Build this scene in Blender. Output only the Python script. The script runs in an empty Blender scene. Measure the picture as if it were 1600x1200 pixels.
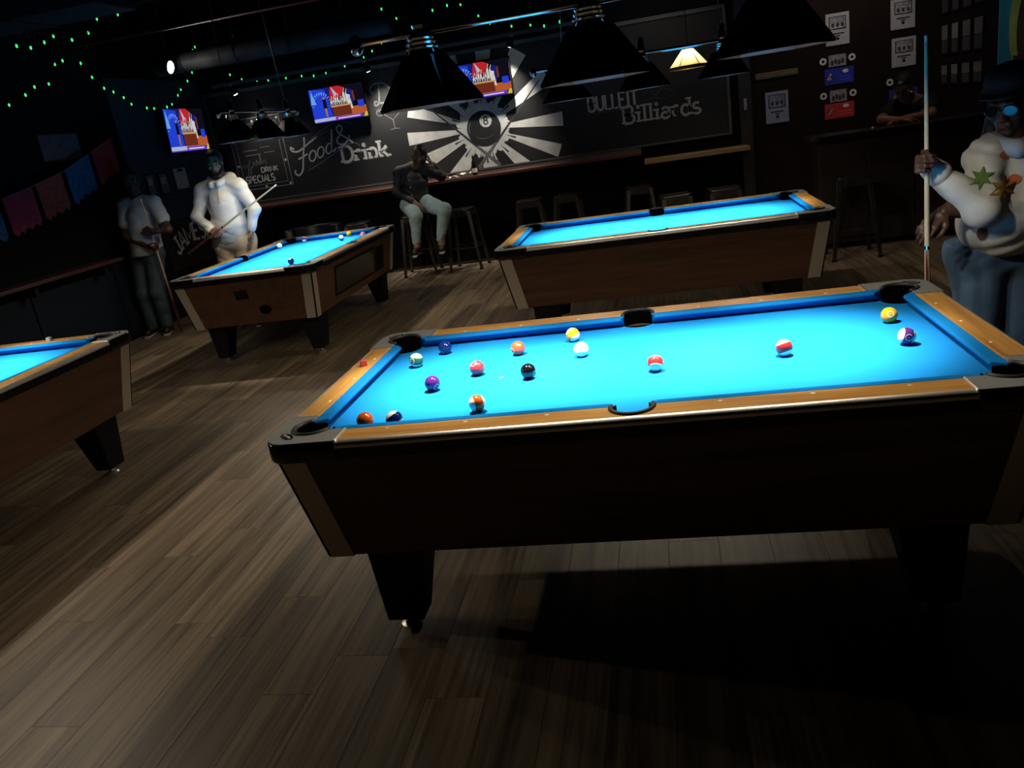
import bpy, bmesh, math, random
import numpy as np
from mathutils import Vector, Matrix
random.seed(7)
rng = np.random.default_rng(7)
PI = math.pi
SC = bpy.context.scene
COL = SC.collection

# ------------------------------------------------------------------ camera, world, exposure
cam_data = bpy.data.cameras.new('camera')
cam = bpy.data.objects.new('camera', cam_data)
COL.objects.link(cam)
SC.camera = cam
cam_data.sensor_fit = 'HORIZONTAL'
cam_data.sensor_width = 36.0
cam_data.lens = 1264.7 / 1600 * 36.0
cam_data.clip_start = 0.05
_r = Vector((0.97637432, 0.15926342, -0.14604227))
_u = Vector((0.08770962, 0.32557652, 0.94143877))
_f = Vector((-0.19748469, 0.93200595, -0.30391562))
_m = Matrix((_r, _u, -_f)).transposed().to_4x4()
_m.translation = Vector((0.1324, -2.8294, 1.6429))
cam.matrix_world = _m

world = bpy.data.worlds.new('world')
SC.world = world
world.use_nodes = True
world.node_tree.nodes['Background'].inputs[0].default_value = (0.55, 0.55, 0.7, 1)
world.node_tree.nodes['Background'].inputs[1].default_value = 0.0012
SC.view_settings.view_transform = 'Standard'
SC.view_settings.look = 'None'
SC.view_settings.gamma = 1.0
SC.view_settings.use_curve_mapping = False
SC.view_settings.exposure = 0.0
BULB_STRENGTH = 640.0
REFLECTOR_W = 370.0

# ------------------------------------------------------------------ materials
def nt(m):
    m.use_nodes = True
    return m.node_tree.nodes, m.node_tree.links

MATS = {}
def mat(name, col, rough=0.5, metal=0.0, emit=None, strength=0.0, noise=0.0, nscale=20.0, bump=0.0, spec=0.5, coat=0.0, stretch=(1, 1, 1), rnd=0.0):
    if name in MATS:
        return MATS[name]
    m = bpy.data.materials.new(name)
    n, l = nt(m)
    b = n['Principled BSDF']
    b.inputs['Base Color'].default_value = (*col, 1)
    b.inputs['Roughness'].default_value = rough
    b.inputs['Metallic'].default_value = metal
    b.inputs['Specular IOR Level'].default_value = spec
    b.inputs['Coat Weight'].default_value = coat
    if emit:
        b.inputs['Emission Color'].default_value = (*emit, 1)
        b.inputs['Emission Strength'].default_value = strength
    if noise or bump:
        tc = n.new('ShaderNodeTexCoord')
        mp = n.new('ShaderNodeMapping')
        mp.inputs['Scale'].default_value = stretch
        l.new(tc.outputs['Object'], mp.inputs['Vector'])
        nz = n.new('ShaderNodeTexNoise')
        nz.inputs['Scale'].default_value = nscale
        nz.inputs['Detail'].default_value = 5
        l.new(mp.outputs[0], nz.inputs['Vector'])
        if noise:
            hs = n.new('ShaderNodeMapRange')
            hs.inputs['From Min'].default_value = 0.25
            hs.inputs['From Max'].default_value = 0.75
            hs.inputs['To Min'].default_value = 1 - noise
            hs.inputs['To Max'].default_value = 1 + noise
            l.new(nz.outputs['Fac'], hs.inputs['Value'])
            mx = n.new('ShaderNodeVectorMath')
            mx.operation = 'SCALE'
            mx.inputs[0].default_value = col
            l.new(hs.outputs[0], mx.inputs['Scale'])
            out = mx.outputs[0]
            if rnd:
                oi = n.new('ShaderNodeObjectInfo')
                mr = n.new('ShaderNodeMapRange')
                mr.inputs['To Min'].default_value = 1 - rnd
                mr.inputs['To Max'].default_value = 1 + rnd
                l.new(oi.outputs['Random'], mr.inputs['Value'])
                m2 = n.new('ShaderNodeVectorMath')
                m2.operation = 'SCALE'
                l.new(out, m2.inputs[0])
                l.new(mr.outputs[0], m2.inputs['Scale'])
                out = m2.outputs[0]
            l.new(out, b.inputs['Base Color'])
        if bump:
            bp = n.new('ShaderNodeBump')
            bp.inputs['Strength'].default_value = bump
            bp.inputs['Distance'].default_value = 0.01
            l.new(nz.outputs['Fac'], bp.inputs['Height'])
            l.new(bp.outputs[0], b.inputs['Normal'])
    MATS[name] = m
    return m

def wood(name, c0, c1, axis, scale=9.0, rough=0.4, rnd=0.0, spec=0.5, ratio=14.0, coat=0.0, seams=False):
    m = bpy.data.materials.new(name)
    n, l = nt(m)
    b = n['Principled BSDF']
    b.inputs['Roughness'].default_value = rough
    b.inputs['Specular IOR Level'].default_value = spec
    b.inputs['Coat Weight'].default_value = coat
    tc = n.new('ShaderNodeTexCoord')
    oi = n.new('ShaderNodeObjectInfo')
    add = n.new('ShaderNodeVectorMath')
    add.operation = 'ADD'
    sc = n.new('ShaderNodeVectorMath')
    sc.operation = 'SCALE'
    sc.inputs[0].default_value = (31.0, 17.0, 5.0)
    l.new(oi.outputs['Random'], sc.inputs['Scale'])
    l.new(tc.outputs['Object'], add.inputs[0])
    l.new(sc.outputs[0], add.inputs[1])
    mp = n.new('ShaderNodeMapping')
    s = [ratio, ratio, ratio]
    s[axis] = 1.0
    mp.inputs['Scale'].default_value = s
    l.new(add.outputs[0], mp.inputs['Vector'])
    nz = n.new('ShaderNodeTexNoise')
    nz.inputs['Scale'].default_value = scale * 0.25
    nz.inputs['Detail'].default_value = 7
    nz.inputs['Distortion'].default_value = 0.6
    l.new(mp.outputs[0], nz.inputs['Vector'])
    nz2 = n.new('ShaderNodeTexNoise')
    nz2.inputs['Scale'].default_value = scale
    nz2.inputs['Detail'].default_value = 4
    l.new(mp.outputs[0], nz2.inputs['Vector'])
    av = n.new('ShaderNodeMath')
    av.operation = 'MULTIPLY_ADD'
    av.inputs[1].default_value = 0.45
    l.new(nz2.outputs['Fac'], av.inputs[0])
    m55 = n.new('ShaderNodeMath')
    m55.operation = 'MULTIPLY'
    m55.inputs[1].default_value = 0.55
    l.new(nz.outputs['Fac'], m55.inputs[0])
    l.new(m55.outputs[0], av.inputs[2])
    cr = n.new('ShaderNodeValToRGB')
    cr.color_ramp.elements[0].position = 0.34
    cr.color_ramp.elements[0].color = (*c0, 1)
    cr.color_ramp.elements[1].position = 0.66
    cr.color_ramp.elements[1].color = (*c1, 1)
    l.new(av.outputs[0], cr.inputs['Fac'])
    out = cr.outputs['Color']
    if rnd:
        mr = n.new('ShaderNodeMapRange')
        mr.inputs['To Min'].default_value = 1 - rnd
        mr.inputs['To Max'].default_value = 1 + rnd
        l.new(oi.outputs['Random'], mr.inputs['Value'])
        m2 = n.new('ShaderNodeVectorMath')
        m2.operation = 'SCALE'
        l.new(out, m2.inputs[0])
        l.new(mr.outputs[0], m2.inputs['Scale'])
        out = m2.outputs[0]
    l.new(out, b.inputs['Base Color'])
    bp = n.new('ShaderNodeBump')
    bp.inputs['Strength'].default_value = 0.12
    bp.inputs['Distance'].default_value = 0.004
    l.new(av.outputs[0], bp.inputs['Height'])
    l.new(bp.outputs[0], b.inputs['Normal'])
    return m

M_PLANK = wood('vinyl_plank', (0.055, 0.040, 0.026), (0.30, 0.228, 0.150), 1, scale=2.2, rough=0.48, rnd=0.22, ratio=26, spec=.35)
M_RAILX = wood('oak_rail_x', (0.30, 0.135, 0.026), (0.56, 0.30, 0.075), 0, scale=3.5, rough=0.4, ratio=18, spec=.25)
M_RAILY = wood('oak_rail_y', (0.30, 0.135, 0.026), (0.56, 0.30, 0.075), 1, scale=3.5, rough=0.4, ratio=18, spec=.25)
M_CABX = wood('walnut_cabinet', (0.05, 0.021, 0.011), (0.115, 0.050, 0.026), 0, scale=3.0, rough=0.5, ratio=16)
M_CLOTH = mat('blue_felt', (0.0080, 0.158, 0.45), 1.0, noise=0.10, nscale=700, spec=0.0)
M_BLACKGLOSS = mat('black_gloss', (0.006, 0.006, 0.007), 0.12)
M_BLACK = mat('black_matte', (0.005, 0.005, 0.006), 0.7, spec=0.2)
M_LINER = mat('pocket_liner', (0.012, 0.012, 0.013), 0.55)
M_VOID = mat('pocket_inside', (0.002, 0.002, 0.002), 1.0, spec=0.0)
M_CAST = mat('grey_casting', (0.17, 0.18, 0.175), 0.55, noise=0.35, nscale=260, bump=0.3)
M_ALU = mat('aluminium_trim', (0.80, 0.78, 0.75), 0.44, metal=1.0)
M_CORNER = mat('champagne_metal', (0.52, 0.46, 0.38), 0.42, metal=0.45)
M_CHROME = mat('chrome', (0.75, 0.75, 0.77), 0.08, metal=1.0)
M_PEARL = mat('pearl_inlay', (0.8, 0.8, 0.74), 0.3)
M_WHITE = mat('white', (0.75, 0.75, 0.72), 0.4)

# ------------------------------------------------------------------ mesh helpers
class MB:
    def __init__(s):
        s.v = []
        s.f = []
        s.mi = []
    def add(s, vs, fs, mi=0):
        o = len(s.v)
        s.v += [tuple(map(float, p)) for p in vs]
        s.f += [tuple(i + o for i in f) for f in fs]
        s.mi += [mi] * len(fs)
        return s
    def box(s, x0, x1, y0, y1, z0, z1, mi=0):
        vs = [(x, y, z) for z in (z0, z1) for y in (y0, y1) for x in (x0, x1)]
        return s.add(vs, [(0, 2, 3, 1), (4, 5, 7, 6), (0, 1, 5, 4), (2, 6, 7, 3), (0, 4, 6, 2), (1, 3, 7, 5)], mi)
    def hexa(s, low, high, mi=0):
        return s.add(list(low) + list(high), [(3, 2, 1, 0), (4, 5, 6, 7), (0, 1, 5, 4), (1, 2, 6, 5), (2, 3, 7, 6), (3, 0, 4, 7)], mi)
    def prism(s, poly, z0, z1, mi=0, fn=None):
        n = len(poly)
        fn = fn or (lambda x, y, z: (x, y, z))
        vs = [fn(x, y, z0) for x, y in poly] + [fn(x, y, z1) for x, y in poly]
        fs = [tuple(range(n))[::-1], tuple(range(n, 2 * n))] + [(i, (i + 1) % n, n + (i + 1) % n, n + i) for i in range(n)]
        return s.add(vs, fs, mi)
    def tube(s, path, r, n=8, mi=0, caps=True):
        path = [Vector(p) for p in path]
        rs = r if isinstance(r, (list, tuple)) else [r] * len(path)
        vs = []
        prev = None
        for i, p in enumerate(path):
            a = path[max(0, i - 1)]
            b = path[min(len(path) - 1, i + 1)]
            t = (b - a).normalized()
            ref = prev if prev is not None else (Vector((0, 0, 1)) if abs(t.z) < 0.9 else Vector((1, 0, 0)))
            x = (ref - t * ref.dot(t)).normalized()
            prev = x
            y = t.cross(x)
            for k in range(n):
                an = 2 * PI * k / n
                vs.append(p + (x * math.cos(an) + y * math.sin(an)) * rs[i])
        fs = []
        for i in range(len(path) - 1):
            for k in range(n):
                fs.append((i * n + k, i * n + (k + 1) % n, (i + 1) * n + (k + 1) % n, (i + 1) * n + k))
        if caps:
            fs.append(tuple(range(n))[::-1])
            fs.append(tuple(range((len(path) - 1) * n, len(path) * n)))
        return s.add(vs, fs, mi)
    def lathe(s, prof, n=24, c=(0, 0, 0), mi=0, phase=0.0, caps=True):
        vs = []
        for r, z in prof:
            for k in range(n):
                a = 2 * PI * k / n + phase
                vs.append((c[0] + r * math.cos(a), c[1] + r * math.sin(a), c[2] + z))
        fs = []
        m = len(prof)
        for i in range(m - 1):
            for k in range(n):
                fs.append((i * n + k, i * n + (k + 1) % n, (i + 1) * n + (k + 1) % n, (i + 1) * n + k))
        if caps:
            fs.append(tuple(range(n))[::-1])
            fs.append(tuple(range((m - 1) * n, m * n)))
        return s.add(vs, fs, mi)
    def sphere(s, c, r, nu=16, nv=10, mi=0):
        rr = r if isinstance(r, (tuple, list)) else (r, r, r)
        vs = [(c[0], c[1], c[2] - rr[2])]
        for j in range(1, nv):
            ph = -PI / 2 + PI * j / nv
            for k in range(nu):
                a = 2 * PI * k / nu
                vs.append((c[0] + rr[0] * math.cos(ph) * math.cos(a), c[1] + rr[1] * math.cos(ph) * math.sin(a), c[2] + rr[2] * math.sin(ph)))
        vs.append((c[0], c[1], c[2] + rr[2]))
        top = len(vs) - 1
        fs = [(0, 1 + (k + 1) % nu, 1 + k) for k in range(nu)]
        for j in range(nv - 2):
            for k in range(nu):
                a = 1 + j * nu
                fs.append((a + k, a + (k + 1) % nu, a + nu + (k + 1) % nu, a + nu + k))
        a = 1 + (nv - 2) * nu
        fs += [(a + k, a + (k + 1) % nu, top) for k in range(nu)]
        return s.add(vs, fs, mi)
    def build(s, name, mats, parent=None, smooth=False, bevel=0.0, fixn=True, flat_angle=None):
        me = bpy.data.meshes.new(name)
        me.from_pydata(s.v, [], s.f)
        ms = mats if isinstance(mats, (list, tuple)) else [mats]
        for m in ms:
            me.materials.append(m)
        if len(ms) > 1:
            me.polygons.foreach_set('material_index', s.mi)
        if fixn or bevel:
            bm = bmesh.new()
            bm.from_mesh(me)
            if fixn:
                bmesh.ops.recalc_face_normals(bm, faces=bm.faces)
            if bevel:
                es = [e for e in bm.edges if len(e.link_faces) == 2 and e.calc_face_angle(0) > 0.5]
                bmesh.ops.bevel(bm, geom=es, offset=bevel, segments=2, profile=0.5, affect='EDGES', clamp_overlap=True)
            bm.to_mesh(me)
            bm.free()
        if smooth:
            me.polygons.foreach_set('use_smooth', [True] * len(me.polygons))
            if flat_angle:
                me.set_sharp_from_angle(angle=flat_angle)
        me.update()
        return obj(name, me, parent)

def obj(name, me, parent=None):
    o = bpy.data.objects.new(name, me)
    COL.objects.link(o)
    if parent is not None:
        o.parent = parent
    return o

def tag(o, label=None, cat=None, group=None, kind=None):
    if label: o['label'] = label
    if cat: o['category'] = cat
    if group: o['group'] = group
    if kind: o['kind'] = kind
    return o

def thing(name, label, cat, loc=(0, 0, 0), rz=0.0, group=None):
    o = bpy.data.objects.new(name, None)
    o.empty_display_size = 0.1
    COL.objects.link(o)
    o.location = loc
    o.rotation_euler = (0, 0, rz)
    return tag(o, label, cat, group)

def kids(o):
    return [c for c in bpy.data.objects if c.parent == o]

def copy_tree(o, parent=None):
    c = o.copy()
    COL.objects.link(c)
    c.parent = parent
    for ch in kids(o):
        copy_tree(ch, c)
    return c

def arc(cx, cy, rx, ry, a0, a1, n=10):
    return [(cx + rx * math.cos(math.radians(a0 + (a1 - a0) * i / n)), cy + ry * math.sin(math.radians(a0 + (a1 - a0) * i / n))) for i in range(n + 1)]

# flat brush strokes: pts in a 2-D plane, fn maps (s,t,offset) to 3-D
def ribbon(mb, pts, w, fn, mi=0, off=0.0, taper=False):
    n = len(pts)
    L, R = [], []
    for i in range(n):
        a = pts[max(0, i - 1)]
        b = pts[min(n - 1, i + 1)]
        dx, dy = b[0] - a[0], b[1] - a[1]
        d = math.hypot(dx, dy) or 1
        ww = w / 2
        if taper:
            ww *= 0.35 + 0.65 * math.sin(PI * (i + 0.5) / n)
        nx, ny = -dy / d * ww, dx / d * ww
        L.append((pts[i][0] + nx, pts[i][1] + ny))
        R.append((pts[i][0] - nx, pts[i][1] - ny))
    mb.add([fn(x, y, off) for x, y in L] + [fn(x, y, off) for x, y in R], [(i, i + 1, n + i + 1, n + i) for i in range(n - 1)], mi)

def flatpoly(mb, pts, fn, mi=0, off=0.0):
    mb.add([fn(x, y, off) for x, y in pts], [tuple(range(len(pts)))], mi)

def back_fn(y):   # a plane facing -y
    return lambda s, t, o: (s, y - o, t)
def left_fn(x):   # a plane facing +x, s runs along +y
    return lambda s, t, o: (x + o, s, t)
def right_fn(x):  # a plane facing -x, s runs along -y
    return lambda s, t, o: (x - o, -s, t)

# stroke letters, height 1, (strokes, advance, serif feet)
def _g():
    G = {}
    G['A'] = ([[(0, 0), (.34, 1), (.68, 0)], [(.13, .34), (.55, .34)]], .82, [(0, 0), (.68, 0)])
    G['B'] = ([[(0, 0), (0, 1)], [(0, 1), (.3, 1)] + arc(.3, .76, .24, .24, 90, -90, 8) + [(0, .52)], [(0, .52), (.34, .52)] + arc(.34, .26, .27, .26, 90, -90, 8) + [(0, 0)]], .78, [(0, 0), (0, 1)])
    G['C'] = ([arc(.36, .5, .36, .5, 50, 310, 16)], .8, [])
    G['D'] = ([[(0, 0), (0, 1)], [(0, 1), (.25, 1)] + arc(.25, .5, .4, .5, 90, -90, 12) + [(0, 0)]], .83, [(0, 0), (0, 1)])
    G['E'] = ([[(.52, 1), (0, 1), (0, 0), (.52, 0)], [(0, .52), (.42, .52)]], .7, [(0, 0), (0, 1)])
    G['I'] = ([[(.1, 0), (.1, 1)]], .34, [(.1, 0), (.1, 1)])
    G['J'] = ([[(.42, 1), (.42, .25)] + arc(.21, .25, .21, .25, 0, -180, 8)], .6, [(.42, 1)])
    G['K'] = ([[(0, 0), (0, 1)], [(.58, 1), (.02, .42)], [(.18, .56), (.6, 0)]], .76, [(0, 0), (0, 1)])
    G['L'] = ([[(0, 1), (0, 0), (.5, 0)]], .64, [(0, 1)])
    G['M'] = ([[(0, 0), (0, 1), (.4, .25), (.8, 1), (.8, 0)]], .98, [(0, 0), (.8, 0)])
    G['N'] = ([[(0, 0), (0, 1), (.62, 0), (.62, 1)]], .82, [(0, 0), (.62, 1)])
    G['O'] = ([arc(.38, .5, .38, .5, 0, 360, 22)], .92, [])
    G['P'] = ([[(0, 0), (0, 1)], [(0, 1), (.3, 1)] + arc(.3, .74, .26, .26, 90, -90, 8) + [(0, .48)]], .7, [(0, 0), (0, 1)])
    G['R'] = ([[(0, 0), (0, 1)], [(0, 1), (.3, 1)] + arc(.3, .74, .26, .26, 90, -90, 8) + [(0, .48)], [(.25, .48), (.6, 0)]], .76, [(0, 0), (0, 1)])
    G['S'] = ([arc(.29, .75, .27, .25, 40, 270, 12) + arc(.29, .25, .29, .25, 90, -140, 12)], .7, [])
    G['T'] = ([[(0, 1), (.64, 1)], [(.32, 1), (.32, 0)]], .74, [(.32, 0)])
    G['U'] = ([[(0, 1), (0, .3)] + arc(.29, .3, .29, .3, 180, 360, 10) + [(.58, 1)]], .78, [(0, 1), (.58, 1)])
    G['a'] = ([arc(.21, .17, .21, .18, 0, 360, 14), [(.44, 0), (.44, .42)] + arc(.23, .42, .21, .2, 0, 150, 8)], .66, [(.50, 0)])
    G['d'] = ([arc(.24, .3, .24, .3, 0, 360, 16), [(.48, 1), (.48, 0)]], .68, [(.53, 0), (.43, 1)])
    G['i'] = ([[(.1, 0), (.1, .62)], arc(.1, .88, .05, .05, 0, 360, 8)], .36, [(.1, 0), (.05, .62)])
    G['k'] = ([[(0, 0), (0, 1)], [(.45, .62), (.02, .25)], [(.15, .37), (.48, 0)]], .68, [(0, 0), (0, 1), (.48, 0)])
    G['l'] = ([[(.1, 0), (.1, 1)]], .36, [(.1, 0), (.05, 1)])
    G['n'] = ([[(0, 0), (0, .62)], [(0, .4)] + arc(.22, .4, .22, .22, 180, 0, 8) + [(.44, 0)]], .66, [(0, 0), (.44, 0), (-.03, .62)])
    G['o'] = ([arc(.26, .31, .26, .31, 0, 360, 18)], .66, [])
    G['r'] = ([[(0, 0), (0, .62)], [(0, .38)] + arc(.2, .38, .2, .24, 180, 50, 6)], .5, [(0, 0), (-.03, .62)])
    G['s'] = ([arc(.2, .46, .19, .16, 40, 270, 10) + arc(.2, .15, .2, .15, 90, -140, 10)], .52, [])
    for dgt, st in {'0': [arc(.3, .5, .3, .5, 0, 360, 16)], '1': [[(.1, .8), (.3, 1), (.3, 0)]], '2': [arc(.3, .72, .28, .28, 160, -20, 8) + [(0, 0), (.6, 0)]],
                    '3': [arc(.28, .75, .26, .25, 150, -90, 8) + arc(.28, .25, .3, .25, 90, -150, 8)], '4': [[(.45, 0), (.45, 1), (0, .3), (.62, .3)]],
                    '5': [[(.55, 1), (.1, 1), (.06, .55)] + arc(.28, .3, .3, .3, 110, -150, 8)], '6': [arc(.3, .3, .28, .3, 0, 360, 12), [(.05, .4), (.4, 1)]],
                    '7': [[(0, 1), (.6, 1), (.2, 0)]], '8': [arc(.3, .76, .23, .24, 0, 360, 14), arc(.3, .27, .29, .27, 0, 360, 14)], '9': [arc(.3, .7, .28, .3, 0, 360, 12), [(.55, .6), (.25, 0)]]}.items():
        G[dgt] = (st, .78, [])
    return G
GLYPH = _g()

def text_width(txt, h, wf=1.0):
    return sum(GLYPH[c][1] if c in GLYPH else .4 for c in txt) * h * wf

def draw_text(mb, txt, x, y, h, stroke, fn, wf=1.0, slab=False, off=0.002, mi=0, arch=None, slant=0.0, thin=None):
    """arch=(radius) bends the baseline upwards around the middle of the word"""
    total = text_width(txt, h, wf)
    cx = 0.0
    for c in txt:
        if c not in GLYPH:
            cx += .4 * h * wf
            continue
        st, adv, ser = GLYPH[c]
        def place(px, py, cx=cx):
            s = cx + px * h * wf + slant * py * h
            t = py * h
            if arch:
                a = (s - total / 2) / arch
                return (x + total / 2 + math.sin(a) * (arch + t), y + math.cos(a) * (arch + t) - arch)
            return (x + s, y + t)
        for pl in st:
            ribbon(mb, [place(*p) for p in pl], stroke, fn, mi, off)
        if slab:
            for (px, py) in ser:
                yy = py + (0.06 if py < 0.3 else -0.06)
                ribbon(mb, [place(px - .17, yy), place(px + .17, yy)], h * .11, fn, mi, off + 0.0004)
        cx += adv * h * wf
    return total
# ------------------------------------------------------------------ the setting
XL, XR, YB, YF, ZC = -5.65, 3.4, 7.68, -4.4, 3.3
M_WALLBLK = mat('black_paint', (0.006, 0.006, 0.0065), 0.8, noise=0.25, nscale=6, spec=0.05)
M_WALLBLUE = mat('navy_paint', (0.034, 0.050, 0.074), 0.7, noise=0.2, nscale=5, spec=0.1)
M_WALLRED = mat('oxblood_paint', (0.014, 0.007, 0.007), 0.7, noise=0.25, nscale=5, spec=0.1)
M_CEIL = mat('black_ceiling', (0.003, 0.003, 0.003), 0.9, noise=0.5, nscale=3, bump=0.5, spec=0.02)
M_SUB = mat('floor_gap', (0.012, 0.010, 0.009), 0.8)

floor = MB().box(XL - .1, XR + .1, YF - .1, YB + .1, -0.08, -0.007).build('floor', M_SUB)
tag(floor, 'grey-brown wood-look plank floor under the pool tables', None, None, 'structure')
wb = MB().box(XL - .1, XR + .1, YB, YB + .12, -0.08, ZC).build('wall_back', M_WALLBLK)
tag(wb, kind='structure')
wl = MB().box(XL - .12, XL, YF, YB, -0.08, ZC).build('wall_left', M_WALLBLK)
tag(wl, kind='structure')
wr = MB().box(XR, XR + .12, YF, YB, -0.08, ZC).build('wall_right', M_WALLRED)
tag(wr, kind='structure')
wf = MB().box(XL - .1, XR + .1, YF - .12, YF, -0.08, ZC).build('wall_front', M_WALLBLK)
tag(wf, kind='structure')
ce = MB().box(XL - .1, XR + .1, YF - .1, YB + .1, ZC, ZC + .1).build('ceiling', M_CEIL)
tag(ce, kind='structure')
# joists under the ceiling
for y in np.arange(-3.6, 7.4, 1.35):
    MB().box(XL, XR, y - .05, y + .05, ZC - .16, ZC + .01).build('joist', M_CEIL, ce)
# painted bays of the walls
t = MB().box(XL - .01, XL + .012, 5.72, YB, 1.12, 2.75).build('trim_1', M_WALLBLUE); tag(t, kind='structure')
t = MB().box(1.30, XR, YB - .012, YB + .01, 0, ZC).build('trim_2', M_WALLRED); tag(t, kind='structure')
t = MB().box(1.16, 1.30, YB - .09, YB, 0, 2.6).build('trim_3', mat('dark_post', (0.02, 0.017, 0.016), 0.5), bevel=.008); tag(t, kind='structure')
for i, (y0, y1) in enumerate([(2.2, 3.66), (3.68, 4.9), (4.92, 6.0)]):
    t = MB().box(XL - .01, XL + .05, y0, y1, 0.04, 0.84).build('trim_%d' % (4 + i), mat('navy_panel', (0.008, 0.012, 0.020), 0.7, spec=0.1), bevel=.006)
    tag(t, kind='structure')
t = MB().box(XL, XR, YB - .02, YB, 0, .11).build('baseboard_back', M_BLACK); tag(t, kind='structure')
t = MB().box(XL, XL + .02, 2, YB - .02, 0, .11).build('baseboard_left', M_BLACK); tag(t, kind='structure')

# planks run along y
PW, PL_ = 0.19, 1.32
plank_mesh = MB().box(-PW / 2 + .0006, PW / 2 - .0006, -PL_ / 2 + .0006, PL_ / 2 - .0006, -0.0065, 0.0).build('plank_src', M_PLANK, bevel=.0006)
pm = plank_mesh.data
bpy.data.objects.remove(plank_mesh)
spots = []
nrow = int((XR - XL) / PW) + 1
for i in range(nrow):
    x = XL + PW * (i + .5)
    if x + PW / 2 > XR: continue
    y = YF + PL_ / 2 - random.random() * PL_
    while y - PL_ / 2 < YB:
        y0, y1 = max(y - PL_ / 2, YF), min(y + PL_ / 2, YB)
        spots.append((x, y, y1 - y0))
        y += PL_
def plank_rank(s):
    d = Vector((s[0], s[1], 0)) - Vector((0.1324, -2.8294, 1.6429))
    z = d.dot(_f)
    if z < .3: return 1e6
    u, v = d.dot(_r) / z, d.dot(_u) / z
    if abs(u) > .75 or abs(v) > .62: return 1e3 + z
    return z
spots.sort(key=plank_rank)
rest = MB()
nobj = 0
for (x, y, ln) in spots:
    if nobj < 300 and ln > PL_ - .001:
        o = obj('plank', pm, floor)
        o.location = (x, y, 0)
        nobj += 1
    else:
        y0, y1 = max(y - PL_ / 2, YF), min(y + PL_ / 2, YB)
        rest.box(x - PW / 2 + .0006, x + PW / 2 - .0006, y0 + .0006, y1 - .0006, -.0065, 0)
tag(rest.build('planks', M_PLANK, floor), kind='stuff')

# ------------------------------------------------------------------ pool table
HL, HW = 1.155, 0.655
NX, NY = 1.016, 0.508
CB = 0.042
ZT, ZB = 0.80, 0.757
PCX, PCY, PR = 1.030, 0.522, 0.068
SCY, SR = 0.562, 0.062

def bulge(sx, sy, pts):
    out = [(x * sx, y * sy) for x, y in pts]
    return out if sx * sy > 0 else out[::-1]

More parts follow.
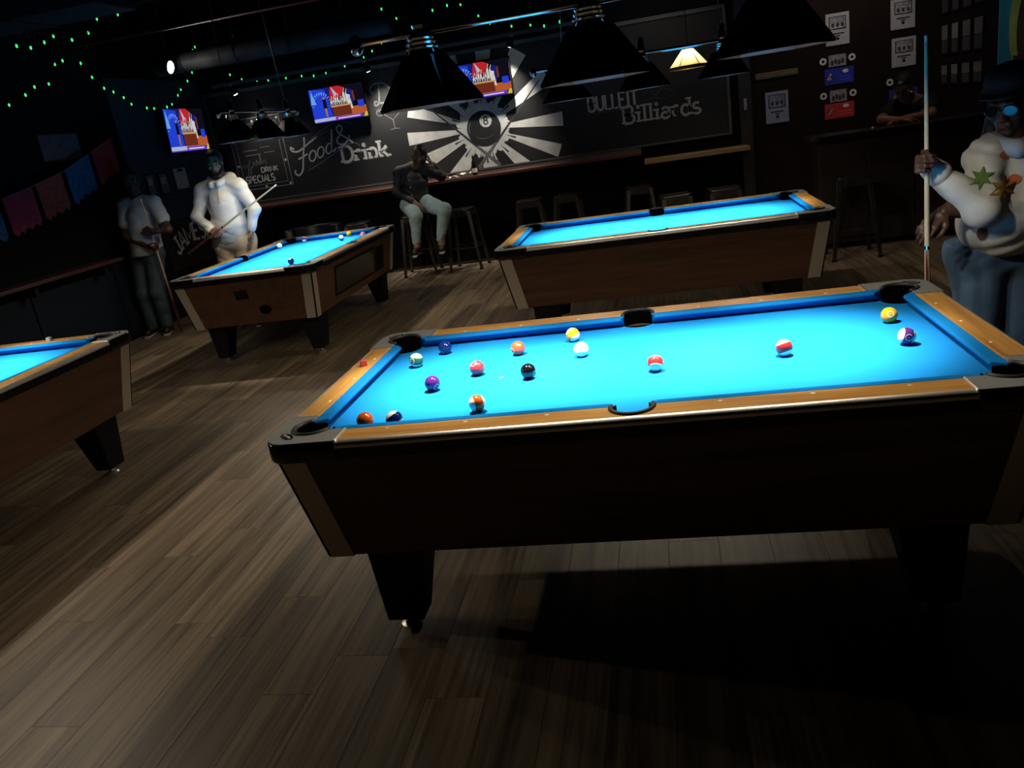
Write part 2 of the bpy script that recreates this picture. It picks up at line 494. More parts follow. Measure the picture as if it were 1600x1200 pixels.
def build_table():
    root = thing('pool_table', 'TBD', 'pool table')
    # cabinet: four tapering boards
    z0, z1 = .35, .742
    tx, ty, bx_, by_ = HL - .03, HW - .03, HL - .095, HW - .095
    th = .03
    for sy in (-1, 1):
        low = [(-bx_, sy * by_, z0), (bx_, sy * by_, z0), (bx_, sy * (by_ - th), z0), (-bx_, sy * (by_ - th), z0)]
        hi = [(-tx, sy * ty, z1), (tx, sy * ty, z1), (tx, sy * (ty - th), z1), (-tx, sy * (ty - th), z1)]
        MB().hexa(low, hi).build('side_panel', M_CABX, root, bevel=.004)
    for sx in (-1, 1):
        low = [(sx * bx_, -by_ + th, z0), (sx * bx_, by_ - th, z0), (sx * (bx_ - th), by_ - th, z0), (sx * (bx_ - th), -by_ + th, z0)]
        hi = [(sx * tx, -ty + th, z1), (sx * tx, ty - th, z1), (sx * (tx - th), ty - th, z1), (sx * (tx - th), -ty + th, z1)]
        MB().hexa(low, hi).build('end_panel', M_CABX, root, bevel=.004)
    MB().box(-bx_ + .02, bx_ - .02, -by_ + .02, by_ - .02, z0 + .01, z0 + .03).build('underside_panel', M_BLACK, root)
    # corner metal strips: two per corner
    for sx in (-1, 1):
        for sy in (-1, 1):
            def pt(s, along, out, z):   # s: 0 on the long side, 1 on the end
                k = (z - z0) / (z1 - z0)
                X, Y = bx_ + (tx - bx_) * k, by_ + (ty - by_) * k
                if s == 0:
                    return (sx * (X - along), sy * (Y + out), z)
                return (sx * (X + out), sy * (Y - along), z)
            for s in (0, 1):
                a0, a1 = (.006, .088)
                low = [pt(s, a0, .006, z0 - .002), pt(s, a1, .006, z0 - .002), pt(s, a1, -.004, z0 - .002), pt(s, a0, -.004, z0 - .002)]
                hi = [pt(s, a0, .006, z1), pt(s, a1, .006, z1), pt(s, a1, -.004, z1), pt(s, a0, -.004, z1)]
                MB().hexa(low, hi).build('corner_strip', M_CORNER, root, bevel=.002)
            lo = [(sx * (bx_ + .004), sy * (by_ + .004), z0), (sx * (bx_ - .012), sy * (by_ + .004), z0), (sx * (bx_ - .012), sy * (by_ - .012), z0), (sx * (bx_ + .004), sy * (by_ - .012), z0)]
            hi = [(sx * (tx + .004), sy * (ty + .004), z1), (sx * (tx - .012), sy * (ty + .004), z1), (sx * (tx - .012), sy * (ty - .012), z1), (sx * (tx + .004), sy * (ty - .012), z1)]
            MB().hexa(lo, hi).build('corner_bead', M_BLACK, root)
    # legs: outer edge upright, inner edge tapering
    for sx in (-1, 1):
        for sy in (-1, 1):
            low = [(sx * .935, sy * .50, .045), (sx * .80, sy * .50, .045), (sx * .80, sy * .40, .045), (sx * .935, sy * .40, .045)]
            hi = [(sx * .945, sy * .535, .372), (sx * .735, sy * .535, .372), (sx * .735, sy * .34, .372), (sx * .945, sy * .34, .372)]
            lg = MB().hexa(low, hi).build('leg', M_BLACK, root, bevel=.006)
            MB().lathe([(.034, 0), (.036, .008), (.024, .016), (.013, .02), (.013, .05)], 16, (sx * .87, sy * .45, 0)).build('leveller_foot', M_ALU, lg, smooth=True, flat_angle=.6)
    # slate bed and cloth, bitten away at the pockets
    def bed_poly(ex, ey, pr, sr):
        pts = []
        for (sx, sy) in ((1, 1), (-1, 1), (-1, -1), (1, -1)):
            a = math.degrees(math.asin((ey - PCY) / pr))
            a0 = 180 - a
            a1 = 270 + math.degrees(math.asin((ex - PCX) / pr))
            seg = arc(PCX, PCY, pr, pr, a0, a1, 10)     # from the top edge round the inside to the right edge
            seg = [(x * sx, y * sy) for x, y in seg]
            if sx * sy > 0: seg = seg[::-1]
            pts += seg
            if (sx, sy) in ((1, 1), (-1, -1)):
                d = math.sqrt(max(0, sr * sr - (SCY - ey) ** 2))
                b = math.degrees(math.atan2(-(SCY - ey), d))
                sd = arc(0, SCY, sr, sr, b, -180 - b, 10)
                sd = [(x * sy, y * sy) for x, y in sd] if sy > 0 else [(-x, -y) for x, y in sd]
                pts += sd
        return pts
    bp = bed_poly(NX + CB, NY + CB, PR, SR)
    MB().prism(bp, ZB - .03, ZB).build('bed_cloth', M_CLOTH, root)
    # cushions
    def cushion(prof_fn, name='cushion'):
        mb = MB()
        mb.add(prof_fn, [(0, 1, 2, 3, 4), (9, 8, 7, 6, 5)] + [(i, 5 + i, 5 + (i + 1) % 5, (i + 1) % 5) for i in range(5)])
        return mb.build(name, M_CLOTH, root, bevel=.003)
    prof = [(CB, ZT + .0005, 1.0), (.004, ZT - .002, .05), (.0, ZT - .011, 0), (.006, ZT - .02, .1), (CB, ZB - .002, 1.0)]
    for sy in (-1, 1):
        for sx in (-1, 1):
            vs = []
            for end in (0, 1):
                for (d, z, k) in prof:
                    if end == 0: x = .071 - .016 * k
                    else: x = NX - .083 + .036 * k
                    vs.append((sx * x, sy * (NY + d), z))
            cushion(vs)
    for sx in (-1, 1):
        vs = []
        for end in (-1, 1):
            for (d, z, k) in prof:
                vs.append((sx * (NX + d), end * (NY - .083 + .036 * k), z))
        cushion(vs)
    # wooden rails
    CE = .245
    xe, ye = HL - CE, HW - CE
    rt = ZT
    def trim(ends, fn, edge):
        prof = [(edge - .0125, ZT - .022), (edge - .0125, ZT + .0012)] + [(edge - .0125 + .0165 * math.sin(a), ZT - .016 + .0175 * math.cos(a)) for a in np.linspace(0, PI / 2, 10)] + [(edge + .004, ZT - .022)]
        m = len(prof)
        mb = MB()
        mb.add([fn(ends[e][0], o, z) for e in (0, 1) for o, z in prof], [tuple(range(m)), tuple(range(m, 2 * m))[::-1]] + [(i, (i + 1) % m, m + (i + 1) % m, m + i) for i in range(m)])
        return mb.build('rail_trim', M_ALU, root, smooth=True, flat_angle=.6)
    for sy in (-1, 1):
        d = math.sqrt(SR ** 2 - (SCY - (NY + CB)) ** 2)
        b = math.degrees(math.asin((SCY - NY - CB) / SR))
        a = arc(0, SCY, SR + .008, SR + .008, 180 + b, -b, 14)
        poly = [(-xe, NY + CB)] + [(-d - .008, NY + CB)] + a[1:-1] + [(d + .008, NY + CB), (xe, NY + CB), (xe, HW - .012), (-xe, HW - .012)]
        poly = [(x, sy * y) for x, y in poly]
        MB().prism(poly, rt - .028, rt).build('wooden_rail', M_RAILX, root, bevel=.0015)
        trim([(-xe, 0), (xe, 0)], lambda s, o, z: (s, sy * o, z), HW)
        tr = MB().box(-xe, xe, sy * (HW - .03), sy * (HW - .003), ZT - .062, ZT - .018).build('rail_skirt', M_BLACKGLOSS, root)
        rb = MB()
        for k in range(4):
            zz = ZT - .026 - k * .0095
            rb.tube([(-xe, sy * (HW - .003), zz), (xe, sy * (HW - .003), zz)], .0028, 6)
        rb.build('skirt_rib', mat('dark_ribs', (0.03, 0.03, 0.032), .3, metal=.5), tr)
    for sx in (-1, 1):
        MB().box(min(sx * (NX + CB), sx * (HL - .012)), max(sx * (NX + CB), sx * (HL - .012)), -ye, ye, rt - .028, rt).build('wooden_rail', M_RAILY, root, bevel=.0015)
        trim([(-ye, 0), (ye, 0)], lambda s, o, z: (sx * o, s, z), HL)
        MB().box(min(sx * (HL - .03), sx * (HL - .003)), max(sx * (HL - .03), sx * (HL - .003)), -ye, ye, ZT - .062, ZT - .018).build('rail_skirt', M_BLACKGLOSS, root)
    # sights
    dpt = .0655
    def sight(x, y, along):
        a, b = (.0085, .0055) if along == 0 else (.0055, .0085)
        MB().prism([(x - a, y), (x, y - b), (x + a, y), (x, y + b)], ZT - .002, ZT + .0008).build('sight', M_PEARL, root)
    for k in (-3, -2, -1, 1, 2, 3):
        for sy in (-1, 1):
            sight(k * NX / 4, sy * (NY + dpt), 0)
    for k in (-1, 0, 1):
        for sx in (-1, 1):
            sight(sx * (NX + dpt), k * NY / 2, 1)
    # corner castings
    for sx in (-1, 1):
        for sy in (-1, 1):
            iy, ix = NY + CB, NX + CB
            a0 = 180 - math.degrees(math.asin((iy - PCY) / PR))
            a1 = -90 + math.degrees(math.asin((ix - PCX) / PR))
            def plate(grow, zl, zh, name, m, inner=True):
                o = grow
                rr = .075
                outer = arc(HL + o - rr, HW + o - rr, rr, rr, 0, 90, 10)   # from the end side round to the long side
                inn = arc(PCX, PCY, PR, PR, a0, a1, 18)
                poly = [(HL + o, ye)] + outer + [(xe, HW + o), (xe, iy)] + inn + [(ix, ye)]
                poly = bulge(sx, sy, poly)
                return MB().prism(poly, zl, zh).build(name, m, root, bevel=.002)
            ct = plate(.001, ZT - .03, ZT + .004, 'corner_casting', M_CAST)
            # dark glossy wrap under the plate
            rr = .078
            oo = arc(HL + .005 - rr, HW + .005 - rr, rr, rr, 0, 90, 10)
            oi = arc(HL - .03 - rr, HW - .03 - rr, rr, rr, 90, 0, 10)
            poly = [(HL + .005, ye + .004)] + oo + [(xe + .004, HW + .005), (xe + .004, HW - .03)] + oi + [(HL - .03, ye + .004)]
            MB().prism(bulge(sx, sy, poly), ZT - .064, ZT - .001).build('corner_guard', M_BLACKGLOSS, root, bevel=.006, smooth=True, flat_angle=.9)
            # bright edge strips where plate meets wood
            MB().box(min(sx * (xe - .004), sx * (xe + .004)), max(sx * (xe - .004), sx * (xe + .004)), min(sy * iy, sy * (HW + .001)), max(sy * iy, sy * (HW + .001)), ZT - .02, ZT + .005).build('joint_strip', M_ALU, root, bevel=.002)
            MB().box(min(sx * ix, sx * (HL + .001)), max(sx * ix, sx * (HL + .001)), min(sy * (ye - .004), sy * (ye + .004)), max(sy * (ye - .004), sy * (ye + .004)), ZT - .02, ZT + .005).build('joint_strip', M_ALU, root, bevel=.002)
            # oval badge
            bd = MB()
            ang = math.radians(45)
            bx0, by0 = HL - .062, HW - .062
            ov = [(bx0 + .036 * math.cos(q) * math.cos(-ang) - .016 * math.sin(q) * math.sin(-ang), by0 + .036 * math.cos(q) * math.sin(-ang) + .016 * math.sin(q) * math.cos(-ang)) for q in np.linspace(0, 2 * PI, 24, endpoint=False)]
            bo = MB().prism(bulge(sx, sy, ov), ZT + .003, ZT + .0055).build('badge', M_BLACKGLOSS, ct)
            bl = MB()
            for q in range(5):
                tt = -.022 + q * .011
                cx_, cy_ = bx0 + tt * math.cos(-ang), by0 + tt * math.sin(-ang)
                pl = [(cx_ - .004, cy_ - .006), (cx_ + .004, cy_ - .006), (cx_ + .0025, cy_ + .006), (cx_ - .0025, cy_ + .006)]
                bl.prism(bulge(sx, sy, pl), ZT + .0055, ZT + .0062)
            bl.build('badge_mark', M_ALU, ct)
            # pocket: liner rim, wall and floor
            w = MB()
            rim = arc(PCX, PCY, PR - .003, PR - .003, a0 + 4, a1 - 4, 20)
            w.tube([(sx * x, sy * y, ZT + .003) for x, y in rim], .0085, 8)
            w.build('pocket_liner', M_LINER, root, smooth=True)
            wallp = arc(PCX, PCY, PR - .001, PR - .001, a0 + 40, a1 - 40, 22)
            ww = MB()
            n = len(wallp)
            ww.add([(sx * x, sy * y, ZT - .006) for x, y in wallp] + [(sx * x, sy * y, ZT - .13) for x, y in wallp] + [(sx * (PCX + (x - PCX) * .93), sy * (PCY + (y - PCY) * .93), ZT - .006) for x, y in wallp] + [(sx * (PCX + (x - PCX) * .93), sy * (PCY + (y - PCY) * .93), ZT - .13) for x, y in wallp],
                   [(i, i + 1, n + i + 1, n + i) for i in range(n - 1)] + [(2 * n + i, 3 * n + i, 3 * n + i + 1, 2 * n + i + 1) for i in range(n - 1)] + [(i, 2 * n + i, 2 * n + i + 1, i + 1) for i in range(n - 1)])
            ww.lathe([(PR - .002, -.002), (PR - .002, .002)], 20, (sx * PCX, sy * PCY, ZT - .13))
            ww.build('pocket_cup', M_VOID, root)
    for sy in (-1, 1):
        b = math.degrees(math.asin((SCY - NY - CB) / SR))
        rim = arc(0, SCY, SR + .002, SR + .002, 180 + b + 3, -b - 3, 20)
        MB().tube([(x, sy * y, ZT + .001) for x, y in rim], .0075, 8).build('pocket_liner', M_LINER, root, smooth=True)
        wallp = arc(0, SCY, SR + .001, SR + .001, 215, -35, 22)
        n = len(wallp)
        ww = MB()
        ww.add([(x, sy * y, ZT - .004) for x, y in wallp] + [(x, sy * y, ZT - .062) for x, y in wallp] + [(x * .93, sy * (SCY + (y - SCY) * .93), ZT - .004) for x, y in wallp] + [(x * .93, sy * (SCY + (y - SCY) * .93), ZT - .062) for x, y in wallp],
               [(i, i + 1, n + i + 1, n + i) for i in range(n - 1)] + [(2 * n + i, 3 * n + i, 3 * n + i + 1, 2 * n + i + 1) for i in range(n - 1)] + [(i, 2 * n + i, 2 * n + i + 1, i + 1) for i in range(n - 1)])
        ww.lathe([(SR - .002, -.002), (SR - .002, .002)], 20, (0, sy * SCY, ZT - .062))
        ww.build('pocket_cup', M_VOID, root)
    return root

tabA = build_table()
tabA['label'] = 'blue-felt pool table with balls spread over it, beside the person in the printed sweatshirt'
tabB = copy_tree(tabA)
tabB.location = (-3.31, 4.47, 0); tabB.rotation_euler.z = PI / 2
tabB['label'] = 'pool table with a ball-return window, beside the man in the white hoodie'
tabC = copy_tree(tabA)
tabC.location = (.105, 3.445, 0)
tabC['label'] = 'pool table with empty blue felt in front of the row of stools'
tabD = copy_tree(tabA)
tabD.location = (-3.69, .31, 0); tabD.rotation_euler.z = PI / 2
tabD['label'] = 'pool table with a pale chalk cube on its end rail'
for t_ in (tabA, tabB, tabC, tabD): t_['group'] = 'coin-operated pool tables'
# the second table shows its window, coin box and return
def slab_on_side(x0, x1, za, zb, name, m, depth=.004):
    def yy(z): return -(HW - .095 + .065 * (z - .35) / .392) - depth
    lo = [(x0, yy(za), za), (x1, yy(za), za), (x1, yy(za) + .012, za), (x0, yy(za) + .012, za)]
    hi = [(x0, yy(zb), zb), (x1, yy(zb), zb), (x1, yy(zb) + .012, zb), (x0, yy(zb) + .012, zb)]
    return MB().hexa(lo, hi).build(name, m, tabB, bevel=.002)
w_ = slab_on_side(-.62, .46, .42, .685, 'ball_window_frame', M_BLACK)
def pane(x0, x1, za, zb, name, m):
    return slab_on_side(x0, x1, za, zb, name, m, .006)
pn = pane(-.59, .43, .44, .665, 'ball_window', mat('smoked_glass', (0.02, 0.022, 0.018), .15))
slab_on_side(.50, .76, .42, .66, 'service_door', M_BLACK)
def slab_on_end(y0, y1, za, zb, name, m, hexed=False):
    def xx(z): return -(HL - .095 + .065 * (z - .35) / .392) - .004
    if hexed:
        c, zc = (y0 + y1) / 2, (za + zb) / 2
        pts = [(c + (y1 - y0) / 2 * math.cos(a), zc + (zb - za) / 2 * math.sin(a)) for a in np.linspace(0, 2 * PI, 8, endpoint=False) + PI / 8]
    else:
        pts = [(y0, za), (y1, za), (y1, zb), (y0, zb)]
    mb = MB()
    mb.prism(pts, 0, 1, fn=lambda a, b, k: (xx(b) + .014 * k, a, b))
    return mb.build(name, m, tabB)
slab_on_end(-.015, .10, .575, .655, 'coin_box', M_BLACK)
slab_on_end(-.185, -.075, .425, .51, 'cue_ball_return', M_VOID, True)

# ------------------------------------------------------------------ balls
BR = .0286
WHITE_B = (0.82, 0.80, 0.72)
def ball_mat(name, col, stripe):
    m = bpy.data.materials.new(name)
    n, l = nt(m)
    b = n['Principled BSDF']
    b.inputs['Roughness'].default_value = 0.08
    b.inputs['Coat Weight'].default_value = 0.3
    if not stripe:
        b.inputs['Base Color'].default_value = (*col, 1)
        return m
    tc = n.new('ShaderNodeTexCoord')
    sx = n.new('ShaderNodeSeparateXYZ')
    l.new(tc.outputs['Object'], sx.inputs[0])
    ab = n.new('ShaderNodeMath'); ab.operation = 'ABSOLUTE'
    l.new(sx.outputs['Z'], ab.inputs[0])
    lt = n.new('ShaderNodeMath'); lt.operation = 'LESS_THAN'; lt.inputs[1].default_value = BR * .5
    l.new(ab.outputs[0], lt.inputs[0])
    mx = n.new('ShaderNodeMix'); mx.data_type = 'RGBA'
    mx.inputs['A'].default_value = (*WHITE_B, 1)
    mx.inputs['B'].default_value = (*col, 1)
    l.new(lt.outputs[0], mx.inputs['Factor'])
    l.new(mx.outputs['Result'], b.inputs['Base Color'])
    return m
ball_mesh_v = MB().sphere((0, 0, 0), BR, 32, 20)
YEL, BLU, RED, PUR, ORG, GRN, MAR, BLK = (.52, .27, .006), (.004, .014, .09), (.40, .022, .022), (.06, .012, .13), (.52, .085, .008), (.006, .085, .035), (.22, .016, .02), (.003, .003, .004)
TOCAM = lambda x, y: (Vector((0.1324, -2.8294, 1.6429)) - Vector((x, y, .79))).normalized()
def ball(x, y, col, stripe, num, nimg, aimg, label, grp, z=ZB + BR):
    o = ball_mesh_v.build('billiard_ball', ball_mat('ball_' + str(len(bpy.data.materials)), col, stripe), None, smooth=True, fixn=False)
    o.location = (x, y, z)
    c = TOCAM(x, y)
    def img(v):     # a direction given as right / up / towards the viewer
        w = _r * v[0] + _u * v[1]
        k = max(0.0, 1 - v[0] ** 2 - v[1] ** 2)
        return (w + c * (math.sqrt(k) if len(v) < 3 else v[2])).normalized()
    nd = img(nimg)
    ax = img(aimg)
    ax = (ax - nd * ax.dot(nd)).normalized()
    yv = ax.cross(nd)
    o.rotation_euler = Matrix((nd, yv, ax)).transposed().to_euler()
    tag(o, label, 'ball', grp)
    if num:
        mb = MB()
        R1 = BR * 1.006
        rc = BR * .40
        ring = [(math.sqrt(R1 ** 2 - rc ** 2), rc * math.cos(a), rc * math.sin(a)) for a in np.linspace(0, 2 * PI, 18, endpoint=False)]
        mb.add(ring + [(R1, 0, 0)], [(i, (i + 1) % 18, 18) for i in range(18)])
        mb.build('number_disc', M_WHITE, o, smooth=True)
        dg = MB()
        h = BR * .33
        w = text_width(num, h) - .2 * h
        def onb(s, t, off):
            return (math.sqrt((BR * 1.012) ** 2 - s * s - t * t), s, t)
        draw_text(dg, num, -w / 2, -h / 2, h, h * .17, onb)
        dg.build('number', M_BLACK, o, fixn=False)
    return o
GA = 'balls scattered on the near table'
GA = 'balls in play on the table with the red chalk'
ball(-.21, .149, (.85, .84, .80), False, '', (0, 0), (0, 1), 'plain white cue ball next to the yellow-striped ball', GA)
ball(-.263, .38, YEL, True, '9', (.3, -.1, -.9), (-.62, .62, .3), 'white ball with a yellow stripe, behind the cue ball', GA)
ball(-.475, .257, (.66, .07, .025), False, '3', (-.82, -.38), (0, 1), 'bright orange-red ball with its number turned aside', GA)
ball(-.599, .034, (.50, .035, .045), False, '7', (-.52, .55), (0, 1), 'crimson ball with its number facing up, beside the foot spot sticker', GA)
ball(-.386, -.068, BLK, False, '8', (.88, -.35), (0, 1), 'black eight ball on blue felt', GA)
ball(-.739, -.108, PUR, False, '4', (.62, -.52), (0, 1), 'solid purple ball on blue felt', GA)
ball(-.895, .225, GRN, True, '14', (-.6, -.15), (.1, .98, .2), 'white ball with a green stripe near a corner pocket', GA)
ball(-.811, .382, BLU, False, '2', (-.55, -.8), (0, 1), 'dark blue ball beneath the cushion', GA)
ball(-.515, -.372, ORG, True, '13', (-.2, -.3, -.9), (.72, .36, .45), 'white ball with an orange stripe', GA)
ball(-.882, -.449, ORG, False, '5', (.2, -.6, -.8), (0, 1), 'solid orange ball half hidden behind the rail', GA)
ball(-.776, -.461, BLU, True, '10', (.5, .35, -.75), (-.62, .72, .05), 'white ball with a navy blue stripe half hidden by the rail', GA)
ball(.07, -.11, RED, True, '11', (.95, .0, .1), (.02, -.84, .48), 'white ball with a red stripe, nearest the side pocket', GA)
ball(.504, -.07, MAR, True, '15', (.8, .3, -.5), (-.42, -.74, .42), 'white ball with a maroon stripe, alone on open felt', GA)
ball(.911, .21, YEL, False, '1', (.2, .12), (0, 1), 'solid yellow ball beside a corner pocket', GA)
ball(.894, -.069, PUR, True, '12', (.25, -.15), (-.9, .1, .40), 'white ball with a purple stripe, next to the yellow ball', GA)
GB = 'balls in play beside the man in the white hoodie'
ball(-3.782, 5.13, (.80, .78, .66), False, '', (0, 0), (0, 1), 'cream cue ball against the cushion of the table with the window', GB)
ball(-3.631, 5.43, PUR, True, '12', (.9, .2, .2), (.75, -.45, .35), 'purple-striped ball lying against the cushion past the side pocket', GB)
ball(-3.088, 5.122, BLU, True, '10', (.3, -.7, .3), (-.2, .95, .2), 'mostly white striped ball with a dark shadow, on the table with the window', GB)
ball(-3.121, 5.44, YEL, False, '1', (.3, .2, -.9), (0, 1), 'solid yellow ball beneath the far cushion of the table with the window', GB)
ball(-2.861, 5.152, (.62, .10, .10), True, '11', (.3, -.4, -.8), (.3, -.7, .6), 'pinkish red ball by the side rail of the table with the window', GB)
ball(-3.054, 3.80, (.004, .012, .06), False, '2', (-.3, .7), (0, 1), 'very dark blue ball near a corner casting', GB)

def chalk(x, y, col, top, label, rz):
    t = thing('chalk_cube', label, 'chalk', (x, y, ZT + .0006), rz)
    MB().box(-.0125, .0125, -.0125, .0125, 0, .022).build('wrapper', mat('chalk_w_' + label[:6], col, .7), t, bevel=.0015)
    MB().lathe([(.0115, 0), (.0115, .0015), (.006, .0008)], 14, (0, 0, .0215)).build('chalk_top', mat('chalk_t_' + label[:6], top, .9), t)
chalk(-1.098, .165, (.42, .03, .02), (.5, .08, .06), 'red chalk cube on the wooden end rail', .5)
chalk(-3.58, 1.415, (.35, .4, .42), (.3, .42, .5), 'pale grey-blue chalk cube on a wooden rail', .2)
st = MB().lathe([(.010, 0), (.010, .0006)], 20, (-.498, -.025, ZB)).build('foot_spot', mat('spot_sticker', (.07, .13, .30), .8))
tag(st, 'small round foot spot sticker on blue felt', 'sticker')

# ------------------------------------------------------------------ table lights
M_SHADE = mat('black_enamel', (0.004, 0.004, 0.005), 0.10)
M_BULB = mat('bulb_glow', (1, 1, 1), 0.5, emit=(1.0, 0.86, 0.66), strength=BULB_STRENGTH)
def hexring(r, z, x0):
    return [(x0 + r * math.cos(k * PI / 3), r * math.sin(k * PI / 3), z) for k in range(6)]
def build_light(ceil_z):
    root = thing('billiard_light', 'TBD', 'lamp')
    # origin sits at the rim level of the shades
    MB().tube([(-.76, 0, .235), (.76, 0, .235)], .013, 12).build('bar', M_CHROME, root, smooth=True, flat_angle=.8)
    for s in (-1, 1):
        MB().sphere((s * .785, 0, .228), (.026, .026, .034), 14, 9).build('finial', M_CHROME, root, smooth=True)
    for x0 in (-.56, 0, .56):
        rings = [hexring(.182, 0, x0), hexring(.182, .006, x0), hexring(.075, .158, x0), hexring(.058, .172, x0)]
        inner = [hexring(.176, .0, x0), hexring(.07, .15, x0), hexring(.05, .16, x0)]
        vs = sum(rings, []) + sum(inner, [])
        fs = []
        for i in range(3):
            fs += [(i * 6 + k, i * 6 + (k + 1) % 6, i * 6 + 6 + (k + 1) % 6, i * 6 + 6 + k) for k in range(6)]
        fs += [(k, 24 + k, 24 + (k + 1) % 6, (k + 1) % 6) for k in range(6)]
        for i in range(2):
            a = 24 + i * 6
            fs += [(a + k, a + 6 + k, a + 6 + (k + 1) % 6, a + (k + 1) % 6) for k in range(6)]
        fs += [(18, 19, 20, 21, 22, 23), (41, 40, 39, 38, 37, 36)]
        sh = MB().add(vs, fs).build('shade', M_SHADE, root)
        # beaded corner seams
        for k in range(6):
            a, b = Vector(rings[1][k]), Vector(rings[2][k])
            MB().tube([a, b], .0028, 5).build('seam', M_SHADE, sh)
        MB().lathe([(.064, .166), (.058, .172), (.052, .180), (.056, .186), (.048, .194), (.052, .201), (.044, .208), (.048, .215), (.038, .223), (.03, .232), (.022, .25)], 24, (x0, 0, 0)).build('bell', M_CHROME, root, smooth=True, flat_angle=.9)
        MB().lathe([(.026, .245), (.03, .255), (.024, .262), (.028, .29), (.02, .30), (.024, .335), (.012, .345)], 20, (x0, 0, 0)).build('collar', M_CHROME, root, smooth=True, flat_angle=.9)
        rl = bpy.data.lights.new('reflector_lamp', 'SPOT')
        rl.energy = REFLECTOR_W
        rl.color = (1.0, .90, .74)
        rl.spot_size = math.radians(66)
        rl.spot_blend = 1.0
        rl.shadow_soft_size = .03
        ro_ = obj('reflector_beam', rl, root)
        ro_.location = (x0, 0, .018)
        so = MB().lathe([(.02, .088), (.02, .162)], 14, (x0, 0, 0)).build('socket', M_BLACK, root)
        MB().sphere((x0, 0, .058), (.03, .03, .034), 12, 8).build('bulb', M_BULB, so, smooth=True)
    for s in (-1, 1):
        MB().tube([(s * .56, 0, .34), (s * .45, 0, ceil_z)], .0035, 6).build('cable', mat('steel_cable', (.2, .2, .2), .4, metal=.8), root)
        MB().lathe([(.03, -.02), (.045, 0)], 16, (s * .45, 0, ceil_z)).build('ceiling_hook', M_BLACK, root)
    return root
LZ = 1.735
la = build_light(ZC - LZ)
la.location = (-.035, 0, LZ)
la['label'] = 'three-shade black billiard light over the table with scattered balls'
la['group'] = 'black three-shade billiard lights'
lc = copy_tree(la); lc.location = (.10, 3.445, LZ); lc['label'] = 'three-shade black billiard light over the empty blue table'
ld = copy_tree(la); ld.location = (-3.69, .31, LZ); ld.rotation_euler.z = PI / 2; ld['label'] = 'three-shade black billiard light over the table by the blue panels'
lb = build_light(ZC - 1.83); lb.location = (-3.31, 4.42, 1.83); lb.rotation_euler.z = PI / 2
lb['label'] = 'three-shade black billiard light hanging in front of the specials board'
lb['group'] = 'black three-shade billiard lights'
# ------------------------------------------------------------------ stools
M_STOOL = mat('gunmetal_stool', (0.07, 0.066, 0.06), 0.32, metal=0.85, noise=0.3, nscale=15)
def build_stool():
    root = thing('bar_stool', 'TBD', 'stool', group='metal bar stools')
    sq = [(.15 * sx + c * .0, .15 * sy) for sx, sy in ((1, 1), (-1, 1), (-1, -1), (1, -1)) for c in (0,)]
    rr = .04
    poly = []
    for (cx, cy, a0) in ((.11, .11, 0), (-.11, .11, 90), (-.11, -.11, 180), (.11, -.11, 270)):
        poly += arc(cx, cy, rr, rr, a0, a0 + 90, 5)
    se = MB().prism(poly, .715, .74).build('seat', M_STOOL, root, bevel=.006)
    for sx, sy in ((1, 0), (-1, 0), (0, 1), (0, -1)):
        x0, x1 = (-.12, .12) if sx == 0 else (sx * .145 - .003, sx * .145 + .003)
        y0, y1 = (-.12, .12) if sy == 0 else (sy * .145 - .003, sy * .145 + .003)
        MB().box(x0, x1, y0, y1, .655, .72).build('apron', M_STOOL, root)
    for sx in (-1, 1):
        for sy in (-1, 1):
            a, b = (sx * .125, sy * .125), (sx * .20, sy * .20)
            w0, w1 = .024, .016
            low = [(b[0] - w1, b[1] - w1, 0), (b[0] + w1, b[1] - w1, 0), (b[0] + w1, b[1] + w1, 0), (b[0] - w1, b[1] + w1, 0)]
            hi = [(a[0] - w0, a[1] - w0, .716), (a[0] + w0, a[1] - w0, .716), (a[0] + w0, a[1] + w0, .716), (a[0] - w0, a[1] + w0, .716)]
            lg = MB().hexa(low, hi).build('leg', M_STOOL, root, bevel=.004)
            MB().box(b[0] - .02, b[0] + .02, b[1] - .02, b[1] + .02, 0, .014).build('rubber_foot', M_BLACK, lg)
    k = .20 - .075 * .27 / .716
    for s in (-1, 1):
        MB().box(-k, k, s * k - .004, s * k + .004, .262, .282).build('stretcher', M_STOOL, root)
        MB().box(s * k - .004, s * k + .004, -k, k, .262, .282).build('stretcher', M_STOOL, root)
    return root
stool = build_stool()
for i, (x, y, rz, lab) in enumerate([
        (-2.88, 7.10, .08, 'metal bar stool that the woman in light jeans sits on'),
        (-2.26, 7.07, -.05, 'empty metal bar stool right beside the seated woman'),
        (-1.40, 7.03, .05, 'metal bar stool under the eight-ball mural, second one from the seated woman'),
        (-.943, 7.07, -.03, 'metal bar stool under the mural, third one from the seated woman'),
        (-.09, 6.93, .1, 'metal bar stool by the left end of the pale wooden shelf'),
        (.287, 5.53, .12, 'free-standing metal stool behind the middle of the empty table'),
        (.76, 5.53, .06, 'free-standing metal stool behind the empty table, nearer the bar counter'),
        (1.86, 5.17, 0, 'metal bar stool pulled up to the dark bar counter'),
        (-3.62, 7.05, .2, 'metal bar stool behind the far end of the table with the window')]):
    o = stool if i == 0 else copy_tree(stool)
    o.location = (x, y, 0)
    o.rotation_euler.z = rz
    o['label'] = lab

